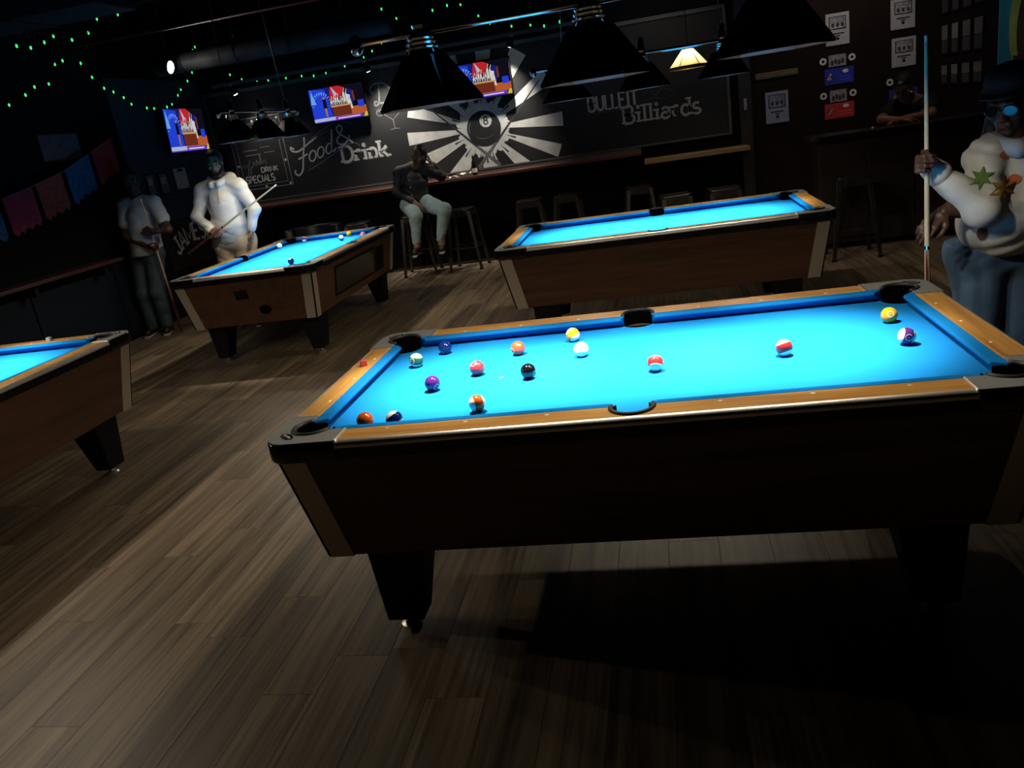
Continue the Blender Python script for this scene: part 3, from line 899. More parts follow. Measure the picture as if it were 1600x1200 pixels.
# dark rounded chair behind the far end of the second table
tc_ = thing('tub_chair', 'dark navy tub chair behind the far end of the table with the window', 'chair', (-4.20, 7.0, 0), .15)
M_TUB = mat('navy_vinyl', (.010, .012, .022), .4, noise=.3, nscale=8)
def tub_arc(r0, r1, z0, z1, name):
    o = arc(0, 0, r1, r1 * .85, -20, 200, 22)
    i = arc(0, 0, r0, r0 * .85, 200, -20, 22)
    return MB().prism(o + i, z0, z1).build(name, M_TUB, tc_, bevel=.02, smooth=True, flat_angle=1.0)
tub_arc(.25, .36, .40, .77, 'backrest')
MB().lathe([(.24, .30), (.27, .33), (.27, .43), (.24, .46), (.05, .465)], 28).build('seat', M_TUB, tc_, smooth=True, flat_angle=.9)
for a_ in (45, 135, 225, 315):
    MB().tube([(.2 * math.cos(math.radians(a_)), .2 * math.sin(math.radians(a_)), .31), (.25 * math.cos(math.radians(a_)), .25 * math.sin(math.radians(a_)), 0)], [.02, .014], 8).build('leg', M_BLACK, tc_)

# ------------------------------------------------------------------ ledges and bar counter
M_LEDGE = wood('mahogany', (0.10, 0.028, 0.016), (0.20, 0.065, 0.035), 0, scale=3, rough=.35)
M_PALE = wood('pale_shelf', (0.30, 0.19, 0.09), (0.48, 0.32, 0.17), 0, scale=3, rough=.35)
lg = thing('drink_ledge', 'long red-brown drink ledge under the chalk mural', 'ledge', (0, 0, 0))
MB().box(-5.62, -.03, 7.36, YB - .001, 1.05, 1.085).build('board', M_LEDGE, lg, bevel=.004)
MB().box(-5.62, -.03, 7.64, YB - .001, 1.085, 1.125).build('back_strip', mat('grey_trim', (.10, .10, .095), .5, noise=.4, nscale=60), lg)
for x in np.arange(-5.3, 0, 1.05):
    MB().add([(x - .02, YB - .002, .80), (x + .02, YB - .002, .80), (x - .02, YB - .002, 1.05), (x + .02, YB - .002, 1.05), (x - .02, 7.42, 1.05), (x + .02, 7.42, 1.05)], [(0, 1, 3, 2), (0, 4, 5, 1), (2, 3, 5, 4), (0, 2, 4), (1, 5, 3)]).build('bracket', M_BLACK, lg)
sh = thing('wooden_shelf', 'pale wooden drink shelf lit by the glowing lamp', 'shelf', (0, 0, 0))
MB().box(.0, 1.22, 7.28, 7.66, .955, .985).build('board', M_PALE, sh, bevel=.004)
MB().box(.0, 1.22, 7.262, 7.28, .94, .99).build('edge_strip', M_PALE, sh, bevel=.004)
for x in (.25, .95):
    MB().add([(x - .02, YB, .72), (x + .02, YB, .72), (x - .02, YB, .955), (x + .02, YB, .955), (x - .02, 7.36, .955), (x + .02, 7.36, .955)], [(0, 1, 3, 2), (0, 4, 5, 1), (2, 3, 5, 4), (0, 2, 4), (1, 5, 3)]).build('bracket', M_BLACK, sh)
sl = thing('side_ledge', 'dark red ledge along the wall with the paper bunting', 'ledge', (0, 0, 0))
MB().box(XL, XL + .26, 2.3, 4.84, .885, .92).build('board', mat('oxblood_board', (.05, .016, .013), .45), sl, bevel=.004)
for y in (2.6, 3.6, 4.6):
    MB().box(XL, XL + .2, y - .02, y + .02, .78, .885).build('bracket', M_BLACK, sl)
bc = thing('bar_counter', 'dark bar counter that the man in the black cap leans on', 'counter', (0, 0, 0))
M_BAR = mat('dark_bar_wood', (.02, .012, .010), .4, noise=.4, nscale=4, stretch=(1, 6, 6))
MB().box(1.58, XR - .002, 5.43, 5.86, 1.055, 1.095).build('counter_top', M_BAR, bc, bevel=.008)
for i in range(4):
    x0 = 1.66 + i * .435
    MB().box(x0, min(x0 + .425, XR - .002), 5.55, 5.58, .06, 1.055).build('front_panel', M_BAR, bc, bevel=.004)
MB().box(1.64, 1.66, 5.56, 5.8, 0, 1.055).build('end_panel', M_BAR, bc)
MB().box(1.66, XR - .002, 5.6, 5.8, 0.0, .06).build('plinth', M_BLACK, bc)
MB().box(1.64, XR - .002, 5.415, 5.43, 1.058, 1.09).build('edge_trim', M_BLACKGLOSS, bc)
tag(MB().sphere((2.13, 5.5, 1.107), (.012, .012, .012), 10, 8).build('counter_mark', M_WHITE, smooth=True), 'small white mark on the dark bar counter', 'cap')  # small bright mark on the counter line, put in as a white ball

bt = thing('beer_bottle', 'dark beer bottle with pale label on the drink ledge', 'bottle', (-2.11, 7.50, 1.0865))
MB().lathe([(.028, 0), (.031, .01), (.031, .13), (.026, .16), (.013, .19), (.012, .235), (.014, .24), (.014, .25)], 20).build('glass', mat('brown_glass', (.015, .008, .004), .08), bt, smooth=True, flat_angle=.8)
MB().lathe([(.0317, .035), (.0317, .085)], 20, caps=False).build('label', mat('bottle_label', (.6, .58, .5), .6), bt, smooth=True)
MB().lathe([(.0148, .236), (.0148, .254)], 12).build('cap', M_ALU, bt)
for j, (dx, rz) in enumerate(((-.02, .15), (.015, -.2))):
    mb = MB()
    for k in range(9):
        pass
    pts = []
    n = 10
    for q in range(n + 1):
        for p in range(n + 1):
            u, v = p / n - .5, q / n - .5
            pts.append((u * .18, v * .13, .008 + .012 * math.sin(u * 9 + j) * math.cos(v * 7) + .012))
    mb.add(pts, [(q * (n + 1) + p, q * (n + 1) + p + 1, (q + 1) * (n + 1) + p + 1, (q + 1) * (n + 1) + p) for q in range(n) for p in range(n)])
    o = mb.build('paper_napkin', M_WHITE, smooth=True)
    o.location = (-2.29 + dx * 3, 7.47, 1.086 + j * .022)
    o.rotation_euler.z = rz
    tag(o, ('crumpled white paper napkin lying on the drink ledge', 'folded white paper napkin on top of another on the ledge')[j], 'napkin')
ph = thing('paper_tray', 'pale paper food tray on the ledge beside the napkins', 'tray', (-2.56, 7.56, 1.0865))
MB().hexa([(-.06, -.04, 0), (.06, -.04, 0), (.06, .04, 0), (-.06, .04, 0)], [(-.075, -.055, .03), (.075, -.055, .03), (.075, .055, .03), (-.075, .055, .03)]).build('tray', mat('kraft', (.3, .2, .1), .8), ph)

# ------------------------------------------------------------------ chalk mural
FB = back_fn(YB - .03)
M_BOARD = mat('chalkboard', (0.0075, 0.0075, 0.008), 0.7, noise=0.5, nscale=4)
M_CHALK = mat('mural_white', (0.56, 0.56, 0.53), 0.8, noise=0.18, nscale=9)
M_CHALK2 = mat('mural_letter', (0.48, 0.48, 0.46), 0.8, noise=0.25, nscale=40)
M_CHALK3 = mat('mural_faint', (0.12, 0.12, 0.12), 0.8, noise=0.35, nscale=30)
M_BALLP = mat('mural_black', (0.008, 0.008, 0.009), 0.7)
mu = thing('chalk_mural', 'black chalkboard mural with a white starburst, eight ball and chalk lettering', 'mural', (0, 0, 0))
MB().box(-5.59, 1.05, YB - .03, YB - .001, 1.125, 2.55).build('board', M_BOARD, mu)
M_FRAME = mat('frame_grey', (.075, .075, .072), .45, noise=.4, nscale=60)
for (x0, x1, z0, z1) in ((-5.60, 1.06, 2.53, 2.575), (-5.60, 1.06, 1.127, 1.15), (-5.61, -5.57, 1.15, 2.53), (1.03, 1.065, 1.15, 2.53)):
    MB().box(x0, x1, YB - .045, YB - .029, z0, z1).build('frame_bar', M_FRAME, mu, bevel=.003)
BX, BZ = -1.94, 1.625
ZLO, ZHI = 1.152, 2.528
def ray_poly(a0, a1, r0=.30, r1=1.0):
    pts = [(r0, a0)] + [(r1, a0 + (a1 - a0) * i / 4) for i in range(5)] + [(r0, a1)]
    out = []
    for r, a in pts:
        dx, dz = math.cos(math.radians(a)), math.sin(math.radians(a))
        R = r
        if dz > 0: R = min(R, (ZHI - BZ) / max(dz, 1e-6))
        if dz < 0: R = min(R, (BZ - ZLO) / max(-dz, 1e-6))
        out.append((BX + R * dx, BZ + R * dz))
    return out
for a0, a1 in ((-6.3, 3.4), (-28, -18.8), (-55.7, -42), (-100, -74), (-138, -119), (-166, -154), (174.8, 184), (155, 164), (128, 140), (104, 116), (76, 88), (50, 62), (24, 35.5)):
    mb = MB()
    flatpoly(mb, ray_poly(a0, a1), FB, off=.0012)
    mb.build('painted_ray', M_CHALK, mu, fixn=False)
mb = MB()
glow = []
for i in range(72):
    a = math.radians(i * 5)
    r = .335 + .022 * math.sin(a * 13 + 1) + .012 * math.sin(a * 29)
    glow.append((BX + r * math.cos(a), BZ + r * math.sin(a)))
flatpoly(mb, glow, FB, off=.0016)
mb.build('painted_glow', M_CHALK, mu, fixn=False)
mb = MB()
for i in range(26):     # sprayed dark flicks between the rays
    a = math.radians(i * 360 / 26 + 5)
    c, s = math.cos(a), math.sin(a)
    r0, r1 = .27, .42
    flatpoly(mb, [(BX + r0 * c, BZ + r0 * s), (BX + r1 * c - .011 * s, BZ + r1 * s + .011 * c), (BX + r1 * c + .011 * s, BZ + r1 * s - .011 * c)], FB, off=.0019)
mb.build('painted_flick', M_BOARD, mu, fixn=False)
for (p, q, off) in (((-2.66, 2.03), (-1.80, 1.16), .0024), ((-1.17, 2.09), (-2.08, 1.16), .0027)):
    mb = MB()
    d = Vector((q[0] - p[0], q[1] - p[1])).normalized()
    nx, ny = -d.y, d.x
    mid = (p[0] + (q[0] - p[0]) * .70, p[1] + (q[1] - p[1]) * .70)
    flatpoly(mb, [(p[0] + nx * .006, p[1] + ny * .006), (p[0] - nx * .006, p[1] - ny * .006), (mid[0] - nx * .016, mid[1] - ny * .016), (mid[0] + nx * .016, mid[1] + ny * .016)], FB, 0, off)
    flatpoly(mb, [(mid[0] + nx * .016, mid[1] + ny * .016), (mid[0] - nx * .016, mid[1] - ny * .016), (q[0] - nx * .024, q[1] - ny * .024), (q[0] + nx * .024, q[1] + ny * .024)], FB, 1, off)
    mb.build('painted_cue', [mat('cue_dark_paint', (.03, .03, .032), .8), M_CHALK3], mu, fixn=False)
def disc(cx, cz, r, n=40): return [(cx + r * math.cos(2 * PI * i / n), cz + r * math.sin(2 * PI * i / n)) for i in range(n)]
mb = MB()
flatpoly(mb, disc(BX, BZ, .218), FB, 0, .0032)
eb = mb.build('painted_eight_ball', M_BALLP, mu, fixn=False)
mb = MB()
flatpoly(mb, disc(-1.905, 1.715, .078), FB, 0, .0038)
mb.build('painted_number_disc', M_CHALK2, eb, fixn=False)
mb = MB()
draw_text(mb, '8', -1.931, 1.672, .088, .015, FB, off=.0044)
mb.build('painted_number', M_BALLP, eb, fixn=False)
mb = MB()
ribbon(mb, arc(BX, BZ, .19, .19, 150, 195, 8), .012, FB, 0, .0038, True)
ribbon(mb, arc(BX, BZ, .155, .12, 200, 320, 12), .006, FB, 0, .0038, True)
mb.build('painted_gleam', M_CHALK3, eb, fixn=False)
# lettering
def lettering(name='lettering', m=None):
    mb = MB()
    return mb, (lambda mm=m: mb.build(name, mm or M_CHALK2, mu, fixn=False))
def script(mb, strokes, x, z, k, w, slant=.25):
    for st in strokes:
        ribbon(mb, [(x + (px + slant * py) * k, z + py * k) for px, py in st], w, FB, 0, .0024, False)
def smooth(pts, n=5):
    out = []
    P = [Vector(p) for p in pts]
    for i in range(len(P) - 1):
        p0, p1, p2, p3 = P[max(0, i - 1)], P[i], P[i + 1], P[min(len(P) - 1, i + 2)]
        for j in range(n):
            t = j / n
            q = .5 * ((2 * p1) + (p2 - p0) * t + (2 * p0 - 5 * p1 + 4 * p2 - p3) * t * t + (3 * p1 - p0 - 3 * p2 + p3) * t ** 3)
            out.append((q.x, q.y))
    out.append(tuple(P[-1]))
    return out
def wave(pts): return [(x, z) for x, z in smooth(pts)]
mb, fin = lettering()
# "Food" in script, then "&": strokes laid out in wall metres
F1 = wave([(-4.50, 1.73), (-4.545, 1.76), (-4.53, 1.71), (-4.44, 1.70), (-4.30, 1.77), (-4.16, 1.84)])
F2 = wave([(-4.33, 1.86), (-4.345, 1.78), (-4.38, 1.68), (-4.41, 1.57), (-4.44, 1.46), (-4.50, 1.40), (-4.55, 1.42), (-4.545, 1.47)])
F3 = wave([(-4.47, 1.60), (-4.41, 1.62), (-4.33, 1.65)])
for st in (F1, F2, F3): ribbon(mb, st, .022, FB, 0, .0024)
for (cx, cz) in ((-4.265, 1.615), (-4.145, 1.645)):
    ribbon(mb, [(cx + .046 * math.cos(a) + .02 * math.sin(a), cz + .066 * math.sin(a)) for a in np.linspace(0, 2 * PI, 20)], .019, FB, 0, .0024)
ribbon(mb, [(-4.02 + .042 * math.cos(a) + .02 * math.sin(a), 1.675 + .062 * math.sin(a)) for a in np.linspace(0, 2 * PI, 20)], .019, FB, 0, .0024)
ribbon(mb, wave([(-3.935, 1.90), (-3.955, 1.80), (-3.985, 1.66), (-3.96, 1.635), (-3.92, 1.67)]), .021, FB, 0, .0024)
fin()
mb, fin = lettering()
ribbon(mb, wave([(-3.68, 1.70), (-3.74, 1.76), (-3.84, 1.84), (-3.865, 1.90), (-3.82, 1.94), (-3.79, 1.90), (-3.83, 1.83), (-3.89, 1.765), (-3.87, 1.71), (-3.79, 1.705), (-3.73, 1.76), (-3.71, 1.80)]), .022, FB, 0, .0024)
fin()
mb, fin = lettering('flourish', M_CHALK3)
ribbon(mb, wave([(-4.37, 1.44), (-4.2, 1.50), (-3.95, 1.61), (-3.75, 1.69), (-3.64, 1.69), (-3.60, 1.65)]), .014, FB, 0, .0022)
ribbon(mb, wave([(-4.23, 1.84), (-4.02, 1.93), (-3.86, 1.985), (-3.70, 1.96), (-3.64, 1.92)]), .012, FB, 0, .0022)
ribbon(mb, wave([(-4.30, 1.80), (-4.1, 1.86), (-3.96, 1.91)]), .008, FB, 0, .0022)
fin()
mb, fin = lettering()
draw_text(mb, 'Drink', -3.86, 1.475, .205, .034, FB, wf=1.07, slab=True)
fin()
mb, fin = lettering('lettering_shadow', M_CHALK3)
draw_text(mb, 'Drink', -3.85, 1.465, .205, .038, FB, wf=1.07, slab=True, off=.0012)
fin()
mb, fin = lettering('lettering', M_CHALK3)
ribbon(mb, wave([(-3.20, 2.34), (-3.215, 2.22), (-3.24, 2.12), (-3.29, 2.10), (-3.28, 2.15), (-3.20, 2.12), (-3.09, 2.13), (-3.05, 2.24), (-3.12, 2.34), (-3.24, 2.36), (-3.32, 2.31), (-3.30, 2.25)]), .022, FB, 0, .0024)
draw_text(mb, 'rink', -3.00, 2.09, .18, .022, FB, wf=.9, slant=.15)
fin()
mb, fin = lettering('cocktail_glass_drawing', M_CHALK3)
for st in ([(-3.26, 2.03), (-3.09, 1.90), (-2.94, 2.02)], [(-3.27, 2.03), (-3.1, 2.05), (-2.94, 2.02)], [(-3.09, 1.90), (-3.085, 1.79)], [(-3.15, 1.785), (-3.085, 1.795), (-3.02, 1.785)], [(-3.22, 2.0), (-3.1, 2.01), (-2.97, 1.99)]):
    ribbon(mb, st, .011, FB, 0, .0024)
ribbon(mb, arc(-3.25, 2.01, .04, .04, 0, 360, 14), .011, FB, 0, .0024)
fin()
mb, fin = lettering()
draw_text(mb, 'BULLEIT', -.61, 1.63, .165, .028, FB, wf=.80)
fin(mat('mural_letter_dim', (0.34, 0.34, 0.34), .8))
mb, fin = lettering()
draw_text(mb, 'Billiards', -.20, 1.425, .20, .030, FB, wf=1.02, slab=True)
fin(mat('mural_letter_dim', (0.25, 0.25, 0.25), .8))
mb, fin = lettering('flourish', mat('mural_ghost', (.05, .05, .05), .8))
ribbon(mb, [(-.66, 1.60), (-.1, 1.60)], .01, FB, 0, .0022)
ribbon(mb, wave([(.05, 1.72), (.12, 1.78), (.2, 1.70), (.28, 1.77), (.4, 1.72)]), .012, FB, 0, .0022)
ribbon(mb, wave([(.05, 1.66), (.18, 1.68), (.3, 1.65), (.42, 1.68)]), .008, FB, 0, .0022)
fin()
# specials panel drawn on the board
mb, fin = lettering('specials_border', M_CHALK3)
def rect(x0, x1, z0, z1, w):
    for a, b in (((x0, z0), (x1, z0)), ((x1, z0), (x1, z1)), ((x1, z1), (x0, z1)), ((x0, z1), (x0, z0))):
        ribbon(mb, [a, b], w, FB, 0, .0022)
rect(-5.36, -4.62, 1.30, 2.20, .012)
rect(-5.30, -4.68, 1.35, 2.13, .008)
fin(mat('mural_line', (.20, .20, .20), .8))
for (px, pz) in ((-5.33, 1.32), (-5.0, 1.32), (-4.65, 1.32), (-4.65, 1.62), (-4.65, 1.93), (-4.65, 2.16), (-5.0, 2.16), (-5.33, 2.16), (-5.33, 1.62), (-5.33, 1.93)):
    mb, fin = lettering('painted_bulb', M_CHALK2)
    flatpoly(mb, disc(px, pz, .017, 14), FB, 0, .0026)
    fin()
mb, fin = lettering()
draw_text(mb, 'SPECIALS', -5.27, 1.385, .085, .018, FB, wf=.92)
fin()
mb, fin = lettering()
draw_text(mb, 'DRINK', -5.02, 1.505, .062, .013, FB, wf=1.12)
fin()
mb, fin = lettering('lettering', M_CHALK3)
ribbon(mb, wave([(-5.18, 1.60), (-5.15, 1.69), (-5.18, 1.62), (-5.22, 1.47), (-5.19, 1.46), (-5.16, 1.58), (-5.12, 1.60), (-5.11, 1.65), (-5.07, 1.60), (-5.06, 1.67), (-5.02, 1.61), (-5.0, 1.74), (-4.99, 1.62), (-4.95, 1.66), (-4.93, 1.60)]), .013, FB, 0, .0024)
for k in range(5):
    ribbon(mb, [(-5.29 + k * .025, 1.585), (-5.285 + k * .025, 1.63)], .009, FB, 0, .0024)
for (x0, x1, z) in ((-5.22, -5.02, 1.80), (-4.97, -4.83, 1.82), (-5.2, -4.98, 1.74), (-4.93, -4.78, 1.75)):
    ribbon(mb, [(x0, z), (x1, z)], .012, FB, 0, .0024)
fin()

# ------------------------------------------------------------------ television screens
def emat(name, c, s=.8):
    if name in MATS: return MATS[name]
    m = bpy.data.materials.new(name)
    n, l = nt(m)
    n.remove(n['Principled BSDF'])
    e = n.new('ShaderNodeEmission')
    e.inputs[0].default_value = (*c, 1)
    e.inputs[1].default_value = s
    l.new(e.outputs[0], n['Material Output'].inputs[0])
    MATS[name] = m
    return m
SCR = [emat('scr_dark', (.006, .005, .012)), emat('scr_blue', (.02, .06, .75)), emat('scr_lblue', (.15, .45, .95)), emat('scr_red', (.6, .02, .03)), emat('scr_white', (.75, .74, .70)),
       emat('scr_brown', (.17, .03, .015)), emat('scr_tan', (.7, .4, .12)), emat('scr_orange', (.55, .12, .03)), emat('scr_violet', (.14, .04, .75)), emat('scr_yellow', (.75, .6, .05)), emat('scr_deep', (.01, .015, .22)), emat('scr_skin', (.45, .18, .09)), emat('scr_pale', (.45, .55, .75))]
def tv(loc, rz, w, h, label, tilt=0.0, level=1.0):
    root = thing('television', label, 'television', loc, rz, 'wall televisions')
    root.rotation_euler = (tilt, 0, rz)
    MB().box(-w / 2 - .02, w / 2 + .02, -.02, .03, -h / 2 - .02, h / 2 + .02).build('casing', M_BLACKGLOSS, root, bevel=.006)
    MB().box(-.12, .12, .03, .09, -.1, .1).build('wall_mount', M_BLACK, root)
    mb = MB()
    fn = lambda s, t, o: ((s - .5) * w, -.0202 - o, (t - .5) * h)
    def P(pts, mi, off): flatpoly(mb, pts, fn, mi, off)
    def R(x0, x1, z0, z1, mi, off): P([(x0, z0), (x1, z0), (x1, z1), (x0, z1)], mi, off)
    R(0, 1, 0, 1, 0, 0)
    R(0, .38, .08, 1, 10, .0004)
    P([(0, .1), (.36, .1), (.30, .95), (0, 1)], 1, .0005)
    for k in range(14):
        a = math.radians(k * 15 - 10)
        c, s = math.cos(a), math.sin(a) * 1.6
        P([(.2 + .13 * c, .52 + .16 * s), (.2 + .18 * c - .01 * s, .52 + .23 * s + .012 * c), (.2 + .18 * c + .01 * s, .52 + .23 * s - .012 * c)], 2, .0006)
    P([(.04, .98), (.0, .55), (.10, .55)], 2, .0007)
    P([(.40, 1), (.36, .62), (.56, .66), (.66, .92), (.56, 1)], 3, .0007)
    P([(.42, 1), (.45, .72), (.52, .76)], 12, .0008)
    R(.0, .40, 0, .12, 12, .0009)
    R(.40, 1, .1, .34, 7, .0006)
    R(.70, .78, .42, .85, 10, .0006)
    R(.86, .97, .30, .5, 1, .0007)
    R(.78, .82, .5, .8, 5, .0007)
    for k in range(9):
        x = .38 + k * .042
        hh = .58 + .12 * abs(math.sin(k * 2.3 + .4)) + (.12 if k in (6, 7) else 0)
        P([(x - .022, .42), (x + .022, .42), (x + .012, hh), (x - .014, hh - .03)], 4, .0010)
        P([(x - .016, .42), (x + .012, .42), (x + .008, .52 + .03 * (k % 3)), (x - .010, .50 + .04 * (k % 2))], (0, 10, 5)[k % 3], .0011)
        P([(x + .016, .42), (x + .026, .42), (x + .020, hh - .06)], 0, .0011)
        P([(x - .008, hh - .02), (x + .01, hh - .02), (x + .008, hh + .03), (x - .006, hh + .03)], 11, .0012)
        P([(x + .004, hh), (x + .012, hh), (x + .028, hh + .09), (x + .02, hh + .10)], 4, .0012)
    P([(.68, .30), (.76, .28), (.73, .7), (.66, .72)], 4, .0012)
    R(.38, .72, .12, .40, 5, .0014)
    R(.36, .74, .40, .44, 6, .0015)
    P([(.24, .15), (.27, .15), (.275, .42), (.235, .42)], 11, .0014)
    P([(.22, .40), (.29, .40), (.285, .66), (.225, .66)], 0, .0015)
    P(disc(.255, .71, .028, 10), 11, .0016)
    R(.40, .92, 0, .10, 8, .0016)
    R(.44, .86, .035, .07, 4, .0018)
    P([(.92, .0), (1, 0), (1, .13), (.96, .13)], 9, .0018)
    R(.0, .40, .0, .025, 8, .0017)
    mb.build('screen', SCR, root, fixn=False)
    return root
tv((-3.725, YB - .14, 2.20), 0, .72, .405, 'television over the chalk lettering, showing a stage with a white-clad group', .05)
tv((-1.86, YB - .14, 2.19), 0, .72, .405, 'television half hidden by a black lamp shade, above the eight ball', .05)
tv((XL + .11, 6.93, 2.15), PI / 2, .88, .50, 'television on the navy wall beside the string of green lights', .04)

# ------------------------------------------------------------------ left wall things
M_CLIP = mat('paper_white', (.55, .55, .52), .7)
for j, (y0, y1, z0, z1, lab, c) in enumerate(((5.95, 6.12, 1.44, 1.70, 'dim framed sheet on the navy wall, farthest from the white clipboard', .10), (6.21, 6.40, 1.43, 1.70, 'dim framed sheet on the navy wall, next to the white clipboard', .12))):
    t = thing('picture_frame', lab, 'picture', (XL + .013, (y0 + y1) / 2, z0), PI / 2, 'framed sheets under the television')
    w, h = y1 - y0, z1 - z0
    MB().box(-w / 2, w / 2, -.015, 0, 0, h).build('frame', M_BLACK, t, bevel=.003)
    MB().box(-w / 2 + .02, w / 2 - .02, -.0175, -.014, .02, h - .02).build('sheet', mat('dim_sheet%d' % j, (c, c, c), .5, noise=.3, nscale=12), t)
    MB().box(-w / 2 + .04, w / 2 - .05, -.019, -.017, h * .5, h - .06).build('picture', mat('dim_pic', (.3, .3, .32), .5, noise=.6, nscale=25), t)
t = thing('clipboard', 'white clipboard hanging on the navy wall under the television', 'clipboard', (XL + .013, 6.70, 1.47), PI / 2)
MB().box(-.135, .135, -.012, 0, 0, .245).build('board', M_CLIP, t, bevel=.004)
MB().prism(arc(0, 0, .06, .035, 0, 180, 10), 0, .012, fn=lambda a, b, k: (a, -.012 - k, .205 + b)).build('clip', M_BLACK, t)
for sx in (-.09, .09):
    MB().lathe([(.008, 0), (.008, .004)], 10).build('rivet', M_BLACK, t).location = (sx, -.016, .02)

js = thing('whiskey_sign', 'black wall sign with arched pale lettering behind the players', 'sign', (XL, 6.70, .55), PI / 2)
MB().box(-.72, .72, -.03, 0, 0, .56).build('board', M_BALLP, js, bevel=.006)
mb = MB()
fnj = lambda s, t, o: (s, -.03 - o, t)
w_ = text_width('JAMESON', .21, .9)
draw_text(mb, 'JAMESON', -w_ / 2 + .02, .29, .21, .034, fnj, wf=.9, arch=1.1, slab=True)
mb.build('lettering', mat('sign_white', (.62, .62, .60), .7), js, fixn=False)

bn = thing('paper_bunting', 'string of cut-paper flags in red, blue and orange along the dark wall', 'bunting', (0, 0, 0))
bx = XL + .15
bpts = [(bx, 5.38, 2.12), (bx, 4.95, 1.98), (bx, 4.47, 1.83), (bx, 4.03, 1.74), (bx, 3.58, 1.66), (bx, 3.0, 1.62), (bx, 2.5, 1.64)]
MB().tube([(XL + .02, 5.5, 2.17)] + bpts + [(XL + .02, 2.4, 1.66)], .003, 5).build('cord', mat('cord_grey', (.2, .2, .2), .8), bn)
fcol = [(.30, .012, .02), (.02, .07, .16), (.33, .035, .015), (.34, .012, .03), (.02, .08, .18), (.30, .05, .02)]
for i in range(6):
    a, b = Vector(bpts[i]), Vector(bpts[i + 1])
    p = a.lerp(b, .06); q = a.lerp(b, .94)
    hgt = .31
    n = 9
    mb = MB()
    top = [p.lerp(q, k / (n - 1)) for k in range(n)]
    bot = [v + Vector((.015 * math.sin(k * 1.1), 0, -hgt - (.035 if k % 2 else 0))) for k, v in enumerate(top)]
    vs = [v + Vector((o, 0, 0)) for o in (0, .0015) for v in top + bot]
    fs = []
    for o in (0, 2 * n):
        fs += [(o + k, o + k + 1, o + n + k + 1, o + n + k) for k in range(n - 1)]
    fs += [(k, 2 * n + k, 2 * n + k + 1, k + 1) for k in range(n - 1)] + [(n + k, n + k + 1, 3 * n + k + 1, 3 * n + k) for k in range(n - 1)] + [(0, n, 3 * n, 2 * n), (n - 1, 3 * n - 1, 4 * n - 1, 2 * n - 1)]
    mb.add(vs, fs)
    mb.build('flag', mat('tissue_%d' % i, fcol[i], .8, noise=.5, nscale=28), bn)
t = thing('framed_picture', 'faint framed picture with pale shapes on the dark wall above the bunting', 'picture', (XL + .002, 4.72, 1.93), PI / 2)
MB().box(-.30, .30, -.02, 0, 0, .28).build('frame', M_BLACK, t, bevel=.004)
MB().box(-.28, .28, -.022, -.018, .02, .26).build('print', mat('faint_print', (.05, .045, .05), .4, noise=.8, nscale=9), t)
MB().box(.05, .22, -.0235, -.021, .06, .24).build('panel', mat('faint_violet', (.04, .04, .09), .4, noise=.6, nscale=14), t)

# ------------------------------------------------------------------ right part of the back wall
WY = YB - .012
def plaque(x0, x1, z0, z1, lab, tone, shade):
    t = thing('photo_plaque', lab, 'plaque', ((x0 + x1) / 2, WY, z0), 0, 'photo plaques on the dark red wall')
    w, h = x1 - x0, z1 - z0
    MB().box(-w / 2, w / 2, -.018, 0, 0, h).build('backing', mat('plaque_' + lab[:14], tone, .45, noise=.1, nscale=20), t, bevel=.003)
    MB().box(-w * .36, w * .36, -.0215, -.017, h * .50, h * .90).build('photo_frame', M_BLACK, t)
    MB().box(-w * .33, w * .33, -.0225, -.021, h * .52, h * .88).build('photo', mat('photo_' + lab[:14], shade, .4, noise=.7, nscale=30), t)
    for k in range(3):
        MB().sphere(((-.2 + k * .2) * w, -.0222, h * .63), (w * .075, .002, h * .075), 8, 6).build('pictured_figure', mat('photo_dark', (.05, .03, .04), .6), t)
    mb = MB()
    for (a, b, z, ww) in ((-.28, .28, .36, .012), (-.10, .10, .29, .012), (-.06, .06, .20, .028)):
        ribbon(mb, [(a * w, z * h), (b * w, z * h)], ww, lambda s, t_, o: (s, -.0186 - o, t_))
    mb.build('caption', M_BLACK, t, fixn=False)
plaque(2.155, 2.41, 1.935, 2.275, 'white photo plaque on the dark wall right of a black lamp shade', (.42, .42, .43), (.30, .31, .36))
plaque(2.85, 3.105, 1.995, 2.31, 'white photo plaque hung above another one, over the man in the cap', (.38, .36, .36), (.20, .14, .17))
plaque(2.86, 3.115, 1.595, 1.905, 'white photo plaque directly above the cap of the man at the bar', (.38, .39, .40), (.22, .20, .22))
plaque(1.46, 1.72, 1.18, 1.535, 'bluish photo plaque beside the dark post', (.26, .30, .42), (.22, .26, .38))
def patch(x, z, lab):
    t = thing('round_patch', lab, 'patch', (x, WY, z), 0, 'round award patches')
    prof = [(.036 if k % 2 else .041, 2 * PI * k / 24) for k in range(24)]
    MB().prism([(r * math.cos(a), r * math.sin(a)) for r, a in prof], 0, .006, fn=lambda a, b, k: (a, -k, b)).build('disc', M_WHITE, t)
    MB().prism(disc(0, 0, .017, 14), .006, .0075, fn=lambda a, b, k: (a, -k, b)).build('centre', M_BLACK, t)
for (x, z, lab) in ((2.12, 1.78, 'round white patch left of the small photo above the blue banner'), (2.435, 1.785, 'round patch right of the small photo above the blue banner'), (2.115, 1.40, 'round white patch left of the small photo above the red banner'), (2.44, 1.395, 'round patch right of the small photo above the red banner'), (2.84, 1.445, 'round white patch beside the cap of the man at the bar')):
    patch(x, z, lab)
